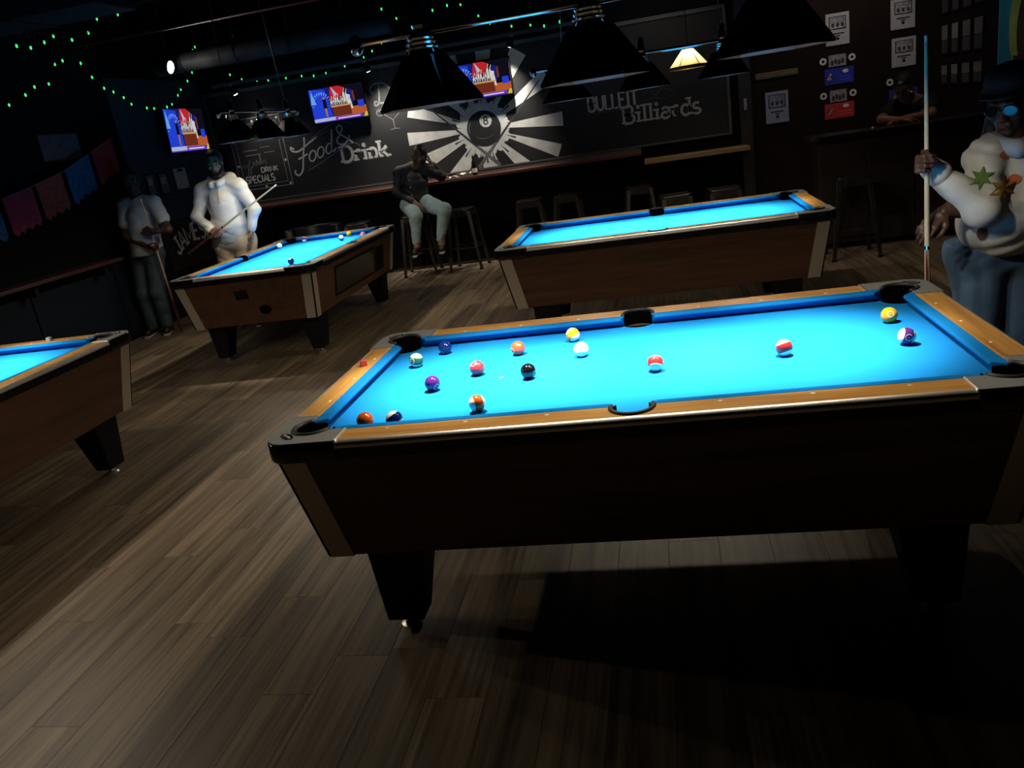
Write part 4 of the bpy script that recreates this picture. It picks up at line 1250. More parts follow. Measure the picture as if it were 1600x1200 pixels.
for (x0, x1, z0, z1, lab) in ((2.18, 2.37, 1.71, 1.835, 'small group photo above the blue banner'), (2.185, 2.37, 1.32, 1.45, 'small group photo above the red banner')):
    t = thing('group_photo', lab, 'photo', ((x0 + x1) / 2, WY, z0), 0, 'small photos above the banners')
    w, h = x1 - x0, z1 - z0
    MB().box(-w / 2, w / 2, -.008, 0, 0, h).build('print', mat('group_print', (.28, .28, .30), .5, noise=.5, nscale=40), t)
    for k in range(4):
        MB().sphere(((-.3 + k * .2) * w, -.0085, h * (.32 + .1 * (k % 2))), (w * .09, .0015, h * .25), 8, 6).build('pictured_figure', mat('photo_dark', (.05, .03, .04), .6), t)
def banner(x0, x1, z0, z1, lab, col, diamond):
    t = thing('league_banner', lab, 'banner', ((x0 + x1) / 2, WY, z0), 0, 'league banners')
    w, h = x1 - x0, z1 - z0
    MB().box(-w / 2, w / 2, -.005, 0, 0, h).build('cloth', mat('banner_' + lab[:8], col, .6), t)
    k = 0
    rows = ((1, 2, 3, 2, 1) if diamond else (1, 2, 3))
    for ri, nn in enumerate(rows):
        for c in range(nn):
            px = -w * .30 + (c - (nn - 1) / 2) * .026
            pz = h * .5 + (ri - (len(rows) - 1) / 2) * (.024 if not diamond else .021) * (-1 if not diamond else 1)
            cc = ((.6, .6, .55), (.5, .4, .05), (.05, .05, .05))[k % 3] if not diamond else ((.05, .05, .05), (.55, .5, .1), (.04, .15, .06))[k % 3]
            MB().prism(disc(px, pz, .011, 10), .005, .0065, fn=lambda a, b, q: (a, -q, b)).build('printed_ball', mat('pb%d%d' % (diamond, k % 3), cc, .6), t)
            k += 1
    MB().prism([(w * .22 + .034 * math.cos(a), h * .76 + .02 * math.sin(a)) for a in np.linspace(0, 2 * PI, 18, endpoint=False)], .005, .007, fn=lambda a, b, q: (a, -q, b)).build('oval', M_WHITE, t)
    mb = MB()
    for (a, b, z) in ((.0, .38, .42), (-.02, .42, .24)):
        ribbon(mb, [(a * w, z * h), (b * w, z * h)], .008, lambda s, t_, o: (s, -.0056 - o, t_))
    mb.build('caption', mat('cap_' + lab[:6], tuple(min(1, c * 2 + .05) for c in col), .6), t, fixn=False)
banner(2.135, 2.45, 1.515, 1.69, 'blue league banner with a rack of printed balls', (.02, .03, .38), False)
banner(2.125, 2.45, 1.135, 1.305, 'red league banner with a diamond of printed balls', (.50, .03, .04), True)
banner(2.83, 3.14, 1.185, 1.36, 'dark blue banner partly hidden behind the man in the cap', (.035, .025, .30), True)
t = thing('carved_sign', 'dim brass-coloured sign under a black lamp shade', 'sign', (1.60, WY, 1.69), 0)
MB().box(-.24, .24, -.02, 0, 0, .07).build('board', mat('dull_brass', (.12, .09, .045), .5, noise=.4, nscale=40), t, bevel=.006)
MB().box(-.22, .22, -.0225, -.019, .025, .045).build('raised_bar', mat('dull_brass2', (.17, .13, .07), .5, noise=.5, nscale=80), t)
t = thing('post_highlight', 'small bright plate standing for the white highlight on the dark post', 'clip', (1.225, YB - .09, 1.38), 0)  # white highlight on the post, put in as a metal plate and knob
MB().box(-.018, .018, -.02, 0, 0, .13).build('plate', M_ALU, t, bevel=.005)
MB().sphere((0, -.022, .03), .012, 10, 7).build('knob', M_CHROME, t, smooth=True)

# right wall: framed sheets and a poster
names = ['farthest from the poster', 'second away from the corner', 'second away from the poster', 'nearest the poster']
rows = [('top row', 2.07, 2.39), ('middle row', 1.645, 1.975), ('bottom row', 1.33, 1.56)]
for (rn, z0, z1) in rows:
    for ci, yc in enumerate((7.56, 7.235, 6.895, 6.565)):
        t = thing('sheet_frame', 'small dark-framed sheet on the side wall, %s, %s' % (rn, names[ci]), 'picture', (XR, yc, z0), -PI / 2, 'framed sheets on the side wall')
        h = z1 - z0
        w = .22 if ci < 2 else .25
        MB().box(-w / 2, w / 2, -.016, 0, 0, h).build('frame', M_BLACK, t, bevel=.002)
        g = .16 + .05 * ((ci * 7 + int(z0 * 10)) % 3)
        MB().box(-w / 2 + .02, w / 2 - .02, -.018, -.015, h * .48, h - .02).build('sheet', mat('sheet_%d' % int(g * 100), (g, g * .97, g * .95), .5, noise=.6, nscale=45), t)
        MB().box(-w / 2 + .02, w / 2 - .02, -.018, -.015, .02, h * .46).build('caption_card', mat('sheet_low', (.06, .06, .065), .5, noise=.4, nscale=30), t)
t = thing('wall_poster', 'teal and yellow-green poster on the side wall above the dark hat', 'poster', (XR, 5.55, 1.25), -PI / 2)
MB().box(-.52, .52, -.012, 0, 0, 1.05).build('sheet', mat('teal_print', (.02, .28, .38), .5, noise=.15, nscale=6), t)
MB().prism(arc(.12, .55, .40, .46, 0, 360, 30)[:-1], .012, .0135, fn=lambda a, b, k: (a, -k, b)).build('lime_field', mat('lime_print', (.38, .48, .09), .5, noise=.35, nscale=7), t)
MB().prism(arc(.15, .5, .26, .38, 0, 360, 24)[:-1], .0135, .015, fn=lambda a, b, k: (a, -k, b)).build('brown_shape', mat('brown_print', (.06, .03, .02), .5, noise=.3, nscale=10), t)
MB().box(-.16, .46, -.0165, -.014, .22, .30).build('printed_band', mat('plum_print', (.05, .02, .035), .5), t)
MB().box(-.525, -.512, -.014, .0, 0, 1.05).build('edge_strip', mat('pale_edge', (.3, .42, .45), .5), t)

# ------------------------------------------------------------------ lamp with a glowing shade
gl = thing('glowing_pendant', 'glowing cream glass pendant lamp in front of the chalkboard', 'lamp', (.565, 6.6, 1.91))
M_GLASS = bpy.data.materials.new('cream_glass')
n, l = nt(M_GLASS)
n.remove(n['Principled BSDF'])
tr = n.new('ShaderNodeBsdfTranslucent'); tr.inputs[0].default_value = (.95, .80, .50, 1)
df = n.new('ShaderNodeBsdfDiffuse'); df.inputs[0].default_value = (.7, .6, .4, 1)
mxs = n.new('ShaderNodeMixShader'); mxs.inputs[0].default_value = .35
l.new(tr.outputs[0], mxs.inputs[1]); l.new(df.outputs[0], mxs.inputs[2]); l.new(mxs.outputs[0], n['Material Output'].inputs[0])
M_LEAD = mat('brass_came', (.10, .075, .03), .4, metal=.6)
lo, hi = hexring(.20, .03, 0), hexring(.055, .20, 0)
for k in range(6):
    a, b, c, d = lo[k], lo[(k + 1) % 6], hi[(k + 1) % 6], hi[k]
    MB().add([a, b, c, d], [(0, 1, 2, 3)]).build('glass_panel', M_GLASS, gl, fixn=False)
    MB().tube([a, d], .004, 5).build('came', M_LEAD, gl)
bd = MB()
ro, ri = hexring(.205, 0, 0), hexring(.205, .032, 0)
bi, bj = hexring(.197, 0, 0), hexring(.197, .032, 0)
bd.add(ro + ri + bi + bj, [(k, (k + 1) % 6, 6 + (k + 1) % 6, 6 + k) for k in range(6)] + [(12 + k, 18 + k, 18 + (k + 1) % 6, 12 + (k + 1) % 6) for k in range(6)] + [(k, 12 + k, 12 + (k + 1) % 6, (k + 1) % 6) for k in range(6)] + [(6 + k, 6 + (k + 1) % 6, 18 + (k + 1) % 6, 18 + k) for k in range(6)])
bd.build('lower_band', M_LEAD, gl)
MB().lathe([(.058, .195), (.05, .215), (.02, .225), (.012, .26)], 18).build('cap', M_LEAD, gl, smooth=True, flat_angle=.8)
MB().tube([(0, 0, .25), (0, 0, ZC - 1.91)], .004, 6).build('cord', M_BLACK, gl)
MB().sphere((0, 0, .105), .032, 12, 8).build('bulb', mat('pendant_bulb', (1, 1, 1), .5, emit=(1, .82, .5), strength=95), gl, smooth=True)

# ------------------------------------------------------------------ spotlights, track, ducts
M_DUCT = mat('painted_duct', (.012, .012, .013), .7, spec=.1, noise=.35, nscale=5)
tk = thing('lighting_track', 'dark lighting track along the top of the mural', 'track', (0, 0, 0))
MB().box(-5.25, -.6, 7.26, 7.31, 2.60, 2.635).build('rail', mat('track_grey', (.10, .10, .10), .6, spec=.1), tk, bevel=.003)
for x in (-5.0, -3.5, -2.0, -.8):
    MB().tube([(x, 7.285, 2.63), (x, 7.285, ZC)], .006, 6).build('hanger', M_BLACK, tk)
M_LENS = mat('lens_glow', (1, 1, 1), .4, emit=(1, .92, .8), strength=9)
def spot(name, loc, tgt, label, energy, size, ztop, blend=.9, lens=None, scale=1.0):
    root = thing(name, label, 'spotlight', loc, 0, 'ceiling spotlights')
    d = (Vector(tgt) - Vector(loc)).normalized()
    q = d.to_track_quat('-Z', 'Y')
    def T(mb): 
        mb.v = [tuple(q @ Vector(p)) for p in mb.v]
        return mb
    T(MB().lathe([(.028, .11), (.036, .10), (.036, .012), (.042, .0), (.037, .0), (.034, .012), (.030, .09)], 20, caps=False)).build('can', M_BLACK, root, smooth=True, flat_angle=.7)
    T(MB().lathe([(.006, -.012), (.02, -.009), (.034, .0), (.033, .012)], 20)).build('lens', lens or M_LENS, root, smooth=True)
    MB().tube([tuple(q @ Vector((0, 0, .09))), (0, 0, .10), (0, 0, (ztop - loc[2]) / scale)], .005, 6).build('stem', M_BLACK, root)
    ld_ = bpy.data.lights.new('spot_light', 'SPOT')
    ld_.energy = energy
    ld_.color = (1, .93, .82)
    ld_.spot_size = math.radians(size)
    ld_.spot_blend = blend
    ld_.shadow_soft_size = .03
    lo_ = bpy.data.objects.new('spot_beam', ld_)
    COL.objects.link(lo_)
    lo_.parent = root
    lo_.rotation_euler = q.to_euler()
    lo_.location = d * .018
    root.scale = (scale, scale, scale)
    return root
spot('track_spotlight', (-1.42, 7.285, 2.49), (-1.85, 7.66, 1.45), 'small track spotlight shining down on the starburst', 95, 95, 2.60)
spot('track_spotlight', (-3.18, 7.285, 2.49), (-3.05, 7.66, 1.45), 'small track spotlight between the television and the lettering', 95, 95, 2.60)
spot('track_spotlight', (-4.95, 7.285, 2.49), (-4.7, 7.66, 1.4), 'small track spotlight above the specials panel', 26, 95, 2.60)
spot('ceiling_spotlight', (-4.6, 5.34, 2.68), (-1.6, 5.34, 1.9), 'bright round ceiling spotlight near the green string lights', 9, 135, ZC, lens=mat('lens_bright', (1, 1, 1), .4, emit=(1, .97, .95), strength=30), scale=1.7)

def fill_lamp(x, y, tgt, energy, label):  # unseen fill lamps, added to brighten plaque wall, bar man and mural end
    root = thing('fill_downlight', label, 'fill lamp', (x, y, ZC - .03), 0, 'unseen lamps added as fill')
    MB().lathe([(.05, .03), (.065, .03), (.065, 0), (.05, 0), (.048, .02)], 24, caps=False).build('ring', M_BLACK, root)
    MB().lathe([(.048, .012), (.048, .016)], 24).build('lens', mat('fill_lens', (1, 1, 1), .4, emit=(1, .85, .7), strength=3), root)
    L = bpy.data.lights.new('fill_beam', 'SPOT')
    L.energy = energy; L.color = (1, .84, .72); L.spot_size = math.radians(110); L.spot_blend = 1.0; L.shadow_soft_size = .05
    o = obj('fill_beam', L, root)
    o.rotation_euler = (Vector(tgt) - Vector((x, y, ZC - .03))).to_track_quat('-Z', 'Y').to_euler()
fill_lamp(2.3, 6.75, (2.4, 7.68, 1.6), 42, 'unseen fill lamp added over the bar to brighten the plaque wall')
fill_lamp(2.15, 5.0, (2.5, 5.95, 1.25), 20, 'unseen fill lamp added over the bar counter to brighten the man')
fill_lamp(.3, 6.75, (.2, 7.68, 1.5), 22, 'unseen fill lamp added to brighten the end of the chalk mural')

d1 = thing('air_duct', 'grey rectangular air duct under the ceiling above the bunting', 'duct', (0, 0, 0))
MB().box(XL, -3.6, 2.85, 3.35, 2.86, 3.14).build('duct_body', M_DUCT, d1, bevel=.01)
for x in (-5.1, -4.3):
    MB().box(x - .02, x + .02, 2.84, 3.36, 2.85, 3.15).build('flange', M_DUCT, d1)
    MB().tube([(x, 3.1, 3.14), (x, 3.1, ZC)], .005, 5).build('hanger', M_BLACK, d1)
d2 = thing('air_duct', 'dull metal air duct above the specials board', 'duct', (0, 0, 0), group=None)
mb = MB()
mb.lathe([(.10, 0), (.10, 2.6)], 20)
mb.v = [(-4.9 + z, 5.6 + y, 2.74 + x) for x, y, z in mb.v]
mb.build('duct_body', mat('galvanised', (.022, .022, .022), .6, metal=0, noise=.6, nscale=7, spec=.1), d2, smooth=True, flat_angle=.7)
for x in (-4.6, -4.0, -3.4, -2.8):
    mb = MB().lathe([(.104, 0), (.104, .03)], 20)
    mb.v = [(x + z, 5.6 + y, 2.74 + a) for a, y, z in mb.v]
    mb.build('joint_band', M_DUCT, d2)
    MB().tube([(x + .015, 5.6, 2.84), (x + .015, 5.6, ZC)], .004, 5).build('hanger', M_BLACK, d2)
rp = thing('sprinkler_pipe', 'thin red sprinkler pipe under the dark ceiling', 'pipe', (0, 0, 0))
MB().tube([(-5.6, 5.0, 2.98), (3.3, 5.0, 2.98)], .016, 8).build('pipe', mat('red_pipe', (.12, .012, .01), .4), rp, smooth=True)
for x in (-4.5, -2.5, -.5, 1.5):
    MB().tube([(x, 5.0, 2.99), (x, 5.0, ZC)], .005, 5).build('hanger', M_BLACK, rp)

# ------------------------------------------------------------------ green string lights
M_LED = mat('green_led', (.1, .5, .2), .4, emit=(.05, 1.0, .18), strength=1.5)
M_WIRE = mat('wire_black', (.004, .006, .005), .6)
led_mesh = MB().sphere((0, 0, 0), (.009, .009, .016), 8, 6)
led_me = None
def string_lights(pts, step, label):
    global led_me
    root = thing('string_lights', label, 'string lights', (0, 0, 0), 0, 'green string lights')
    P = [Vector(p) for p in pts]
    dense = []
    for i in range(len(P) - 1):
        p0, p1, p2, p3 = P[max(0, i - 1)], P[i], P[i + 1], P[min(len(P) - 1, i + 2)]
        for j in range(5):
            t = j / 5
            dense.append(.5 * ((2 * p1) + (p2 - p0) * t + (2 * p0 - 5 * p1 + 4 * p2 - p3) * t * t + (3 * p1 - p0 - 3 * p2 + p3) * t ** 3))
    dense.append(P[-1])
    MB().tube(dense, .003, 5).build('wire', M_WIRE, root)
    acc = 0.0
    nxt = step * .4
    for a, b in zip(dense, dense[1:]):
        L = (b - a).length
        while acc + L >= nxt:
            p = a.lerp(b, (nxt - acc) / L)
            if led_me is None:
                o = led_mesh.build('led', M_LED, root, smooth=True)
                led_me = o.data
            else:
                o = obj('led', led_me, root)
            o.location = p + Vector((random.uniform(-.01, .01), random.uniform(-.01, .01), -.014))
            nxt += step * random.uniform(.6, 1.4)
        acc += L
sx_ = XL + .18
string_lights([(sx_, y, z) for y, z in ((3.4, 2.36), (4.09, 2.48), (4.35, 2.61), (4.54, 2.63), (4.72, 2.71), (4.75, 2.8), (4.83, 2.86), (5.07, 2.89), (5.16, 2.87), (5.27, 2.76), (5.4, 2.65), (5.7, 2.55), (5.88, 2.45), (6.11, 2.42), (6.44, 2.42), (6.69, 2.47), (6.94, 2.63), (7.31, 2.85), (7.5, 3.1), (7.55, 3.3))], .20, 'string of green lights dipping in swags over the navy wall')
string_lights([(-4.85, y, z) for y, z in ((3.45, 2.84), (3.62, 2.83), (3.8, 2.84), (4.08, 2.95), (4.22, 2.92), (4.52, 2.99), (4.7, 3.13), (5.0, 3.19), (5.35, 3.3))], .26, 'string of green lights climbing to the ceiling beside the grey duct')
string_lights([(x, 7.5, z) for x, z in ((-5.6, 3.3), (-5.4, 3.0), (-5.19, 2.87), (-5.1, 2.78), (-4.98, 2.7), (-4.76, 2.64), (-4.52, 2.61), (-4.16, 2.6), (-3.91, 2.57), (-3.7, 2.6), (-3.45, 2.64), (-3.23, 2.7), (-3.02, 2.81), (-2.85, 3.0), (-2.75, 3.3))], .19, 'string of green lights above the television and the lighting track')
string_lights([(x, 6.5, z) for x, z in ((-2.75, 3.3), (-2.6, 2.98), (-2.35, 2.88), (-2.1, 2.92), (-1.79, 2.94), (-1.54, 2.75), (-1.36, 2.64), (-1.15, 2.63), (-0.85, 2.57), (-0.70, 2.6), (-0.56, 2.64), (-0.40, 2.78), (-.2, 3.0), (-.1, 3.3))], .21, 'string of green lights behind the chrome lamp bar')
# ------------------------------------------------------------------ people: smooth blended bodies meshed from rounded cones
def V3(*a): return np.array(a, float)
def sdf_grid(prims, h, k, cut=None, wrinkle=None):
    lo = np.min([np.min([p[1] - p[3] if p[0] == 'c' else p[1] - max(p[2]), (p[2] - p[4]) if p[0] == 'c' else p[1] - max(p[2])], axis=0) for p in prims], axis=0) - 3 * h - .01
    hi = np.max([np.max([p[1] + p[3] if p[0] == 'c' else p[1] + max(p[2]), (p[2] + p[4]) if p[0] == 'c' else p[1] + max(p[2])], axis=0) for p in prims], axis=0) + 3 * h + .01
    n = np.ceil((hi - lo) / h).astype(int) + 1
    ax = [lo[i] + h * np.arange(n[i]) for i in range(3)]
    D = np.full(n, 0.5, np.float32)
    for p in prims:
        if p[0] == 'c':
            plo = np.minimum(p[1] - p[3], p[2] - p[4]); phi = np.maximum(p[1] + p[3], p[2] + p[4])
        else:
            plo = p[1] - max(p[2]); phi = p[1] + max(p[2])
        m = 2 * k + 2 * h
        s = [slice(max(0, int((plo[i] - m - lo[i]) / h)), min(n[i], int((phi[i] + m - lo[i]) / h) + 2)) for i in range(3)]
        X, Y, Z = np.meshgrid(ax[0][s[0]], ax[1][s[1]], ax[2][s[2]], indexing='ij')
        Q = np.stack([X, Y, Z], -1)
        if p[0] == 'c':
            a, b, ra, rb = p[1:5]
            ba = b - a
            L2 = max(ba @ ba, 1e-9)
            t = np.clip(((Q - a) @ ba) / L2, 0, 1)
            d = np.linalg.norm(Q - a - t[..., None] * ba, axis=-1) - (ra + (rb - ra) * t)
        else:
            q = Q - p[1]
            if len(p) > 3 and p[3] is not None:
                q = q @ p[3].T
            r = np.array(p[2])
            k0 = np.linalg.norm(q / r, axis=-1)
            k1 = np.linalg.norm(q / (r * r), axis=-1)
            d = k0 * (k0 - 1) / np.maximum(k1, 1e-9)
        c = D[tuple(s)]
        hh = np.clip(.5 + .5 * (c - d) / k, 0, 1)
        D[tuple(s)] = c + (d - c) * hh - k * hh * (1 - hh)
    X, Y, Z = np.meshgrid(*ax, indexing='ij', sparse=True)
    if wrinkle:
        D = D + wrinkle(X, Y, Z)
    if cut:
        D = np.maximum(D, cut(X, Y, Z))
    return D, ax, h

def surface_nets(D, ax, h):
    S = D < 0
    n = D.shape
    c = np.zeros((n[0] - 1, n[1] - 1, n[2] - 1), np.int8)
    for i in (0, 1):
        for j in (0, 1):
            for k in (0, 1):
                c += S[i:n[0] - 1 + i, j:n[1] - 1 + j, k:n[2] - 1 + k]
    act = (c > 0) & (c < 8)
    idx = -np.ones(act.shape, np.int64)
    cells = np.argwhere(act)
    idx[act] = np.arange(len(cells))
    acc = np.zeros((len(cells), 3)); cnt = np.zeros(len(cells))
    corners = [(i, j, k) for i in (0, 1) for j in (0, 1) for k in (0, 1)]
    for a in corners:
        for d in range(3):
            if a[d] == 1: continue
            b = list(a); b[d] = 1
            da = D[cells[:, 0] + a[0], cells[:, 1] + a[1], cells[:, 2] + a[2]]
            db = D[cells[:, 0] + b[0], cells[:, 1] + b[1], cells[:, 2] + b[2]]
            m = (da < 0) != (db < 0)
            t = np.where(m, da / np.where(m, da - db, 1), 0)
            p = np.tile(np.array(a, float), (len(cells), 1))
            p[:, d] += t
            acc[m] += p[m]; cnt[m] += 1
    v = (cells + acc / cnt[:, None]) * h + np.array([ax[0][0], ax[1][0], ax[2][0]])
    faces = []
    for d in range(3):
        sl0 = [slice(None)] * 3; sl1 = [slice(None)] * 3
        sl0[d] = slice(0, n[d] - 1); sl1[d] = slice(1, n[d])
        m = S[tuple(sl0)] != S[tuple(sl1)]
        e = np.argwhere(m)
        o = [x for x in range(3) if x != d]
        ok = (e[:, o[0]] > 0) & (e[:, o[1]] > 0) & (e[:, o[0]] < n[o[0]] - 1) & (e[:, o[1]] < n[o[1]] - 1)
        e = e[ok]
        fl = S[tuple(e.T)]
        q = []
        for (u, w) in ((0, 0), (1, 0), (1, 1), (0, 1)):
            cc = e.copy()
            cc[:, o[0]] -= u; cc[:, o[1]] -= w
            q.append(idx[tuple(cc.T)])
        q = np.stack(q, 1)
        flip = fl if d != 1 else ~fl
        q[flip] = q[flip][:, ::-1]
        faces.append(q)
    return v, np.concatenate(faces)

def sdf_mesh(prims, h=.012, k=.03, cut=None, wrinkle=None):
    return surface_nets(*sdf_grid(prims, h, k, cut, wrinkle))

def mesh_obj(name, parts, mats, parent=None, origin=(0, 0, 0)):
    vs, fs, mi = [], [], []
    o = 0
    for j, (v, f) in enumerate(parts):
        vs.append(np.asarray(v, float) - np.array(origin)); fs.append(f + o); mi.append(np.full(len(f), min(j, len(mats) - 1)))
        o += len(v)
    me = bpy.data.meshes.new(name)
    me.from_pydata(np.concatenate(vs).tolist(), [], np.concatenate(fs).tolist())
    for m in mats: me.materials.append(m)
    if len(mats) > 1:
        me.polygons.foreach_set('material_index', np.concatenate(mi).astype(int).tolist())
    me.polygons.foreach_set('use_smooth', [True] * len(me.polygons))
    bm = bmesh.new(); bm.from_mesh(me)
    bmesh.ops.recalc_face_normals(bm, faces=bm.faces)
    bm.to_mesh(me); bm.free()
    me.update()
    return obj(name, me, parent)

def unit(v):
    v = np.array(v, float)
    return v / np.linalg.norm(v)

def head_prims(c, f, up):
    f = unit(f); up = unit(up - f * (up @ f)); l = np.cross(f, up)
    Rm = np.stack([l, f, up])
    E = lambda off, r: ('e', c + l * off[0] + f * off[1] + up * off[2], r, Rm)
    Cc = lambda a, b, ra, rb: ('c', c + l * a[0] + f * a[1] + up * a[2], c + l * b[0] + f * b[1] + up * b[2], ra, rb)
    P = [E((0, -.012, .028), (.073, .092, .09)), E((0, .016, -.045), (.056, .064, .076)), Cc((-.012, .058, -.095), (.012, .058, -.095), .02, .02),
         Cc((0, .084, .006), (0, .100, -.03), .008, .013), Cc((-.012, .09, -.034), (.012, .09, -.034), .010, .010),
         Cc((-.036, .074, .026), (.036, .074, .026), .012, .012), E((.045, .05, -.022), (.022, .025, .024)), E((-.045, .05, -.022), (.022, .025, .024)),
         Cc((-.02, .078, -.058), (.02, .078, -.058), .009, .009), Cc((-.016, .077, -.070), (.016, .077, -.070), .009, .009),
         E((.031, .073, .0135), (.017, .011, .0085)), E((-.031, .073, .0135), (.017, .011, .0085)), E((.031, .072, -.0085), (.016, .010, .0065)), E((-.031, .072, -.0085), (.016, .010, .0065)),
         E((.074, -.004, -.012), (.010, .018, .030)), E((-.074, -.004, -.012), (.010, .018, .030))]
    return P

def face_bits(root, c, f, up, origin, lip=(.10, .03, .03)):
    f = unit(f); up = unit(up - f * (up @ f)); l = np.cross(f, up)
    for s in (-1, 1):
        p = c + l * s * .031 + f * .0715 + up * .002
        e = MB().sphere(tuple(p - origin), .0115, 12, 8).build('eye', mat('eye_white', (.30, .28, .26), .3), root, smooth=True)
        q = p + f * .0065 - origin
        MB().sphere(tuple(q), .0075, 8, 6).build('iris', mat('eye_dark', (.01, .006, .004), .15), e, smooth=True)
        b0, b1 = c + l * s * .016 + f * .088 + up * .030, c + l * s * .05 + f * .072 + up * .034
        MB().tube([tuple(b0 - origin), tuple((b0 + b1) / 2 + up * .004 - origin), tuple(b1 - origin)], [.004, .005, .002], 6).build('eyebrow', mat('brow', (.008, .006, .005), .9), root)
    a, b, m = c - l * .022 + f * .083 - up * .064, c + l * .022 + f * .083 - up * .064, c + f * .0905 - up * .064
    MB().tube([tuple(a - origin), tuple(m - origin), tuple(b - origin)], [.003, .0075, .003], 8).build('lips', mat('lips', lip, .4), root, smooth=True)

def hand_mesh(wr, dr, pn, side, curl=(.35, .4, .3), thumb_in=.3, spread=.05, s=1.0, h=.0045):
    """wr wrist point, dr towards the knuckles, pn out of the palm, side +1 thumb on the left of dr seen with palm up"""
    dr = unit(dr); pn = unit(np.array(pn) - dr * (np.array(pn) @ dr)); l = np.cross(pn, dr) * side
    P = []
    K = .085 * s
    for off in (-.028, -.01, .01, .027):
        P.append(('c', wr + l * off * .55 * s, wr + dr * K * .95 + l * off * s, .016 * s, .0125 * s))
    P.append(('c', wr - dr * .04, wr + dr * .015, .025 * s, .022 * s))
    lens = ((.040, .026, .020), (.045, .030, .022), (.042, .028, .021), (.032, .021, .018))
    for i, off in enumerate((.030, .010, -.010, -.029)):
        p = wr + dr * K * (1 - .04 * abs(i - 1)) + l * off * s
        ang = 0.0
        dd = unit(dr + l * (off / .03) * spread)
        for j in range(3):
            ang += curl[j] * (1 + .08 * i)
            d2 = dd * math.cos(ang) + pn * math.sin(ang)
            q = p + d2 * lens[i][j] * s
            r0 = (.0092, .0085, .0078)[j] * s
            P.append(('c', p, q, r0, r0 * .93))
            p = q
    p = wr + dr * .022 * s + l * .026 * s
    d0 = unit(dr * .75 + l * .75 + pn * .25)
    d1 = unit(dr * .9 + l * (.5 - thumb_in) + pn * (.2 + thumb_in))
    d2 = unit(dr * .9 + l * (.25 - 1.6 * thumb_in) + pn * (.25 + thumb_in * 1.2))
    for d, L, r0, r1 in ((d0, .035, .014, .0115), (d1, .032, .0110, .0098), (d2, .026, .0095, .0085)):
        q = p + d * L * s
        P.append(('c', p, q, r0 * s, r1 * s))
        p = q
    return sdf_mesh(P, h, .007)

def wrk(amp, fx, fz, ph=0.0):
    def w(X, Y, Z):
        p = fz * Z + 2.2 * np.sin(9 * X + ph) + 2.0 * np.sin(8 * Y + 5 * Z) + 14 * X
        q = fz * .8 * Z - 16 * X + 1.8 * np.sin(11 * Y + ph) + 1.1
        m1 = .5 + .5 * np.sin(fx * .3 * X + 9 * Z + ph)
        m2 = .5 + .5 * np.sin(13 * Z - 10 * X + 7 * Y)
        return amp * (np.abs(np.cos(p / 2)) ** 6 * m1 + np.abs(np.cos(q / 2)) ** 6 * m2)
    return w

def C_(a, b, ra, rb): return ('c', np.array(a, float), np.array(b, float), ra, rb)
def E_(c, r, R=None): return ('e', np.array(c, float), r, R)

def make_person(label, skin, J, hands, origin, fine_head=True):
    """J: dict of joints; the body is one mesh"""
    up = J.get('up', V3(0, 0, 1))
    P = []
    P += [C_(J['pelvis'], J['chest'], .105, .115), C_(J['shL'], J['shR'], .05, .05), C_(J['chest'], (J['shL'] + J['shR']) / 2, .11, .06)]
    P += [C_(J['hipL'], J['hipR'], .09, .09)]
    nk = (J['shL'] + J['shR']) / 2 + up * .055
    P += [C_(nk, J['shL'], .055, .05), C_(nk, J['shR'], .055, .05)]
    for s in 'LR':
        P += [C_(J['sh' + s], J['el' + s], .047, .040), C_(J['el' + s], J['wr' + s], .040, .027)]
        P += [C_(J['hip' + s], J['kn' + s], .082, .056), C_(J['kn' + s], J['an' + s], .054, .038), C_(J['an' + s], J['toe' + s], .038, .03)]
    nb = (J['shL'] + J['shR']) / 2
    P += [C_(nb, J['head'] - up * .07 - J['hf'] * .012, .058, .052)]
    body = sdf_mesh(P, .014, .035)
    hd = sdf_mesh(head_prims(J['head'], J['hf'], up) + [C_(nb * .35 + .65 * (J['head'] - up * .07), J['head'] - up * .07 - J['hf'] * .015, .052, .050)], .006, .012)
    parts = [body, hd]
    for hnd in hands:
        parts.append(hand_mesh(*hnd[0], **hnd[1]))
    root = mesh_obj('person', parts, [skin], None, origin)
    root.location = origin
    tag(root, label, 'person')
    face_bits(root, J['head'], J['hf'], up, origin)
    return root

def garment(name, prims, m, root, origin, h=.011, k=.03, cut=None, wrinkle=None):
    return mesh_obj(name, [sdf_mesh(prims, h, k, cut, wrinkle)], [m] if not isinstance(m, list) else m, root, origin)

def shoe(root, an, toe, m, origin):
    an = np.array(an, float); toe = np.array(toe, float)
    d = unit((toe - an) * V3(1, 1, 1))
    o = mesh_obj('shoe', [sdf_mesh([C_(an + V3(0, 0, .01), an - V3(0, 0, .02), .045, .047), C_(an - V3(0, 0, .028), toe, .046, .040)], .008, .02)], [m], root, origin)
    a, b = an - V3(0, 0, .062) - d * .04, toe - V3(0, 0, .03) + d * .035
    mesh_obj('sole', [sdf_mesh([C_(a, b, .018, .016), C_(a + np.cross(d, V3(0, 0, 1)) * .02, b + np.cross(d, V3(0, 0, 1)) * .02, .018, .016), C_(a - np.cross(d, V3(0, 0, 1)) * .02, b - np.cross(d, V3(0, 0, 1)) * .02, .018, .016)], .008, .01)], [mat('sole_white', (.35, .35, .34), .6)], o, origin)

SK1 = mat('skin_brown', (.24, .115, .065), .42)
SK2 = mat('skin_deep', (.075, .036, .022), .45)
SK3 = mat('skin_mid', (.30, .14, .08), .45)

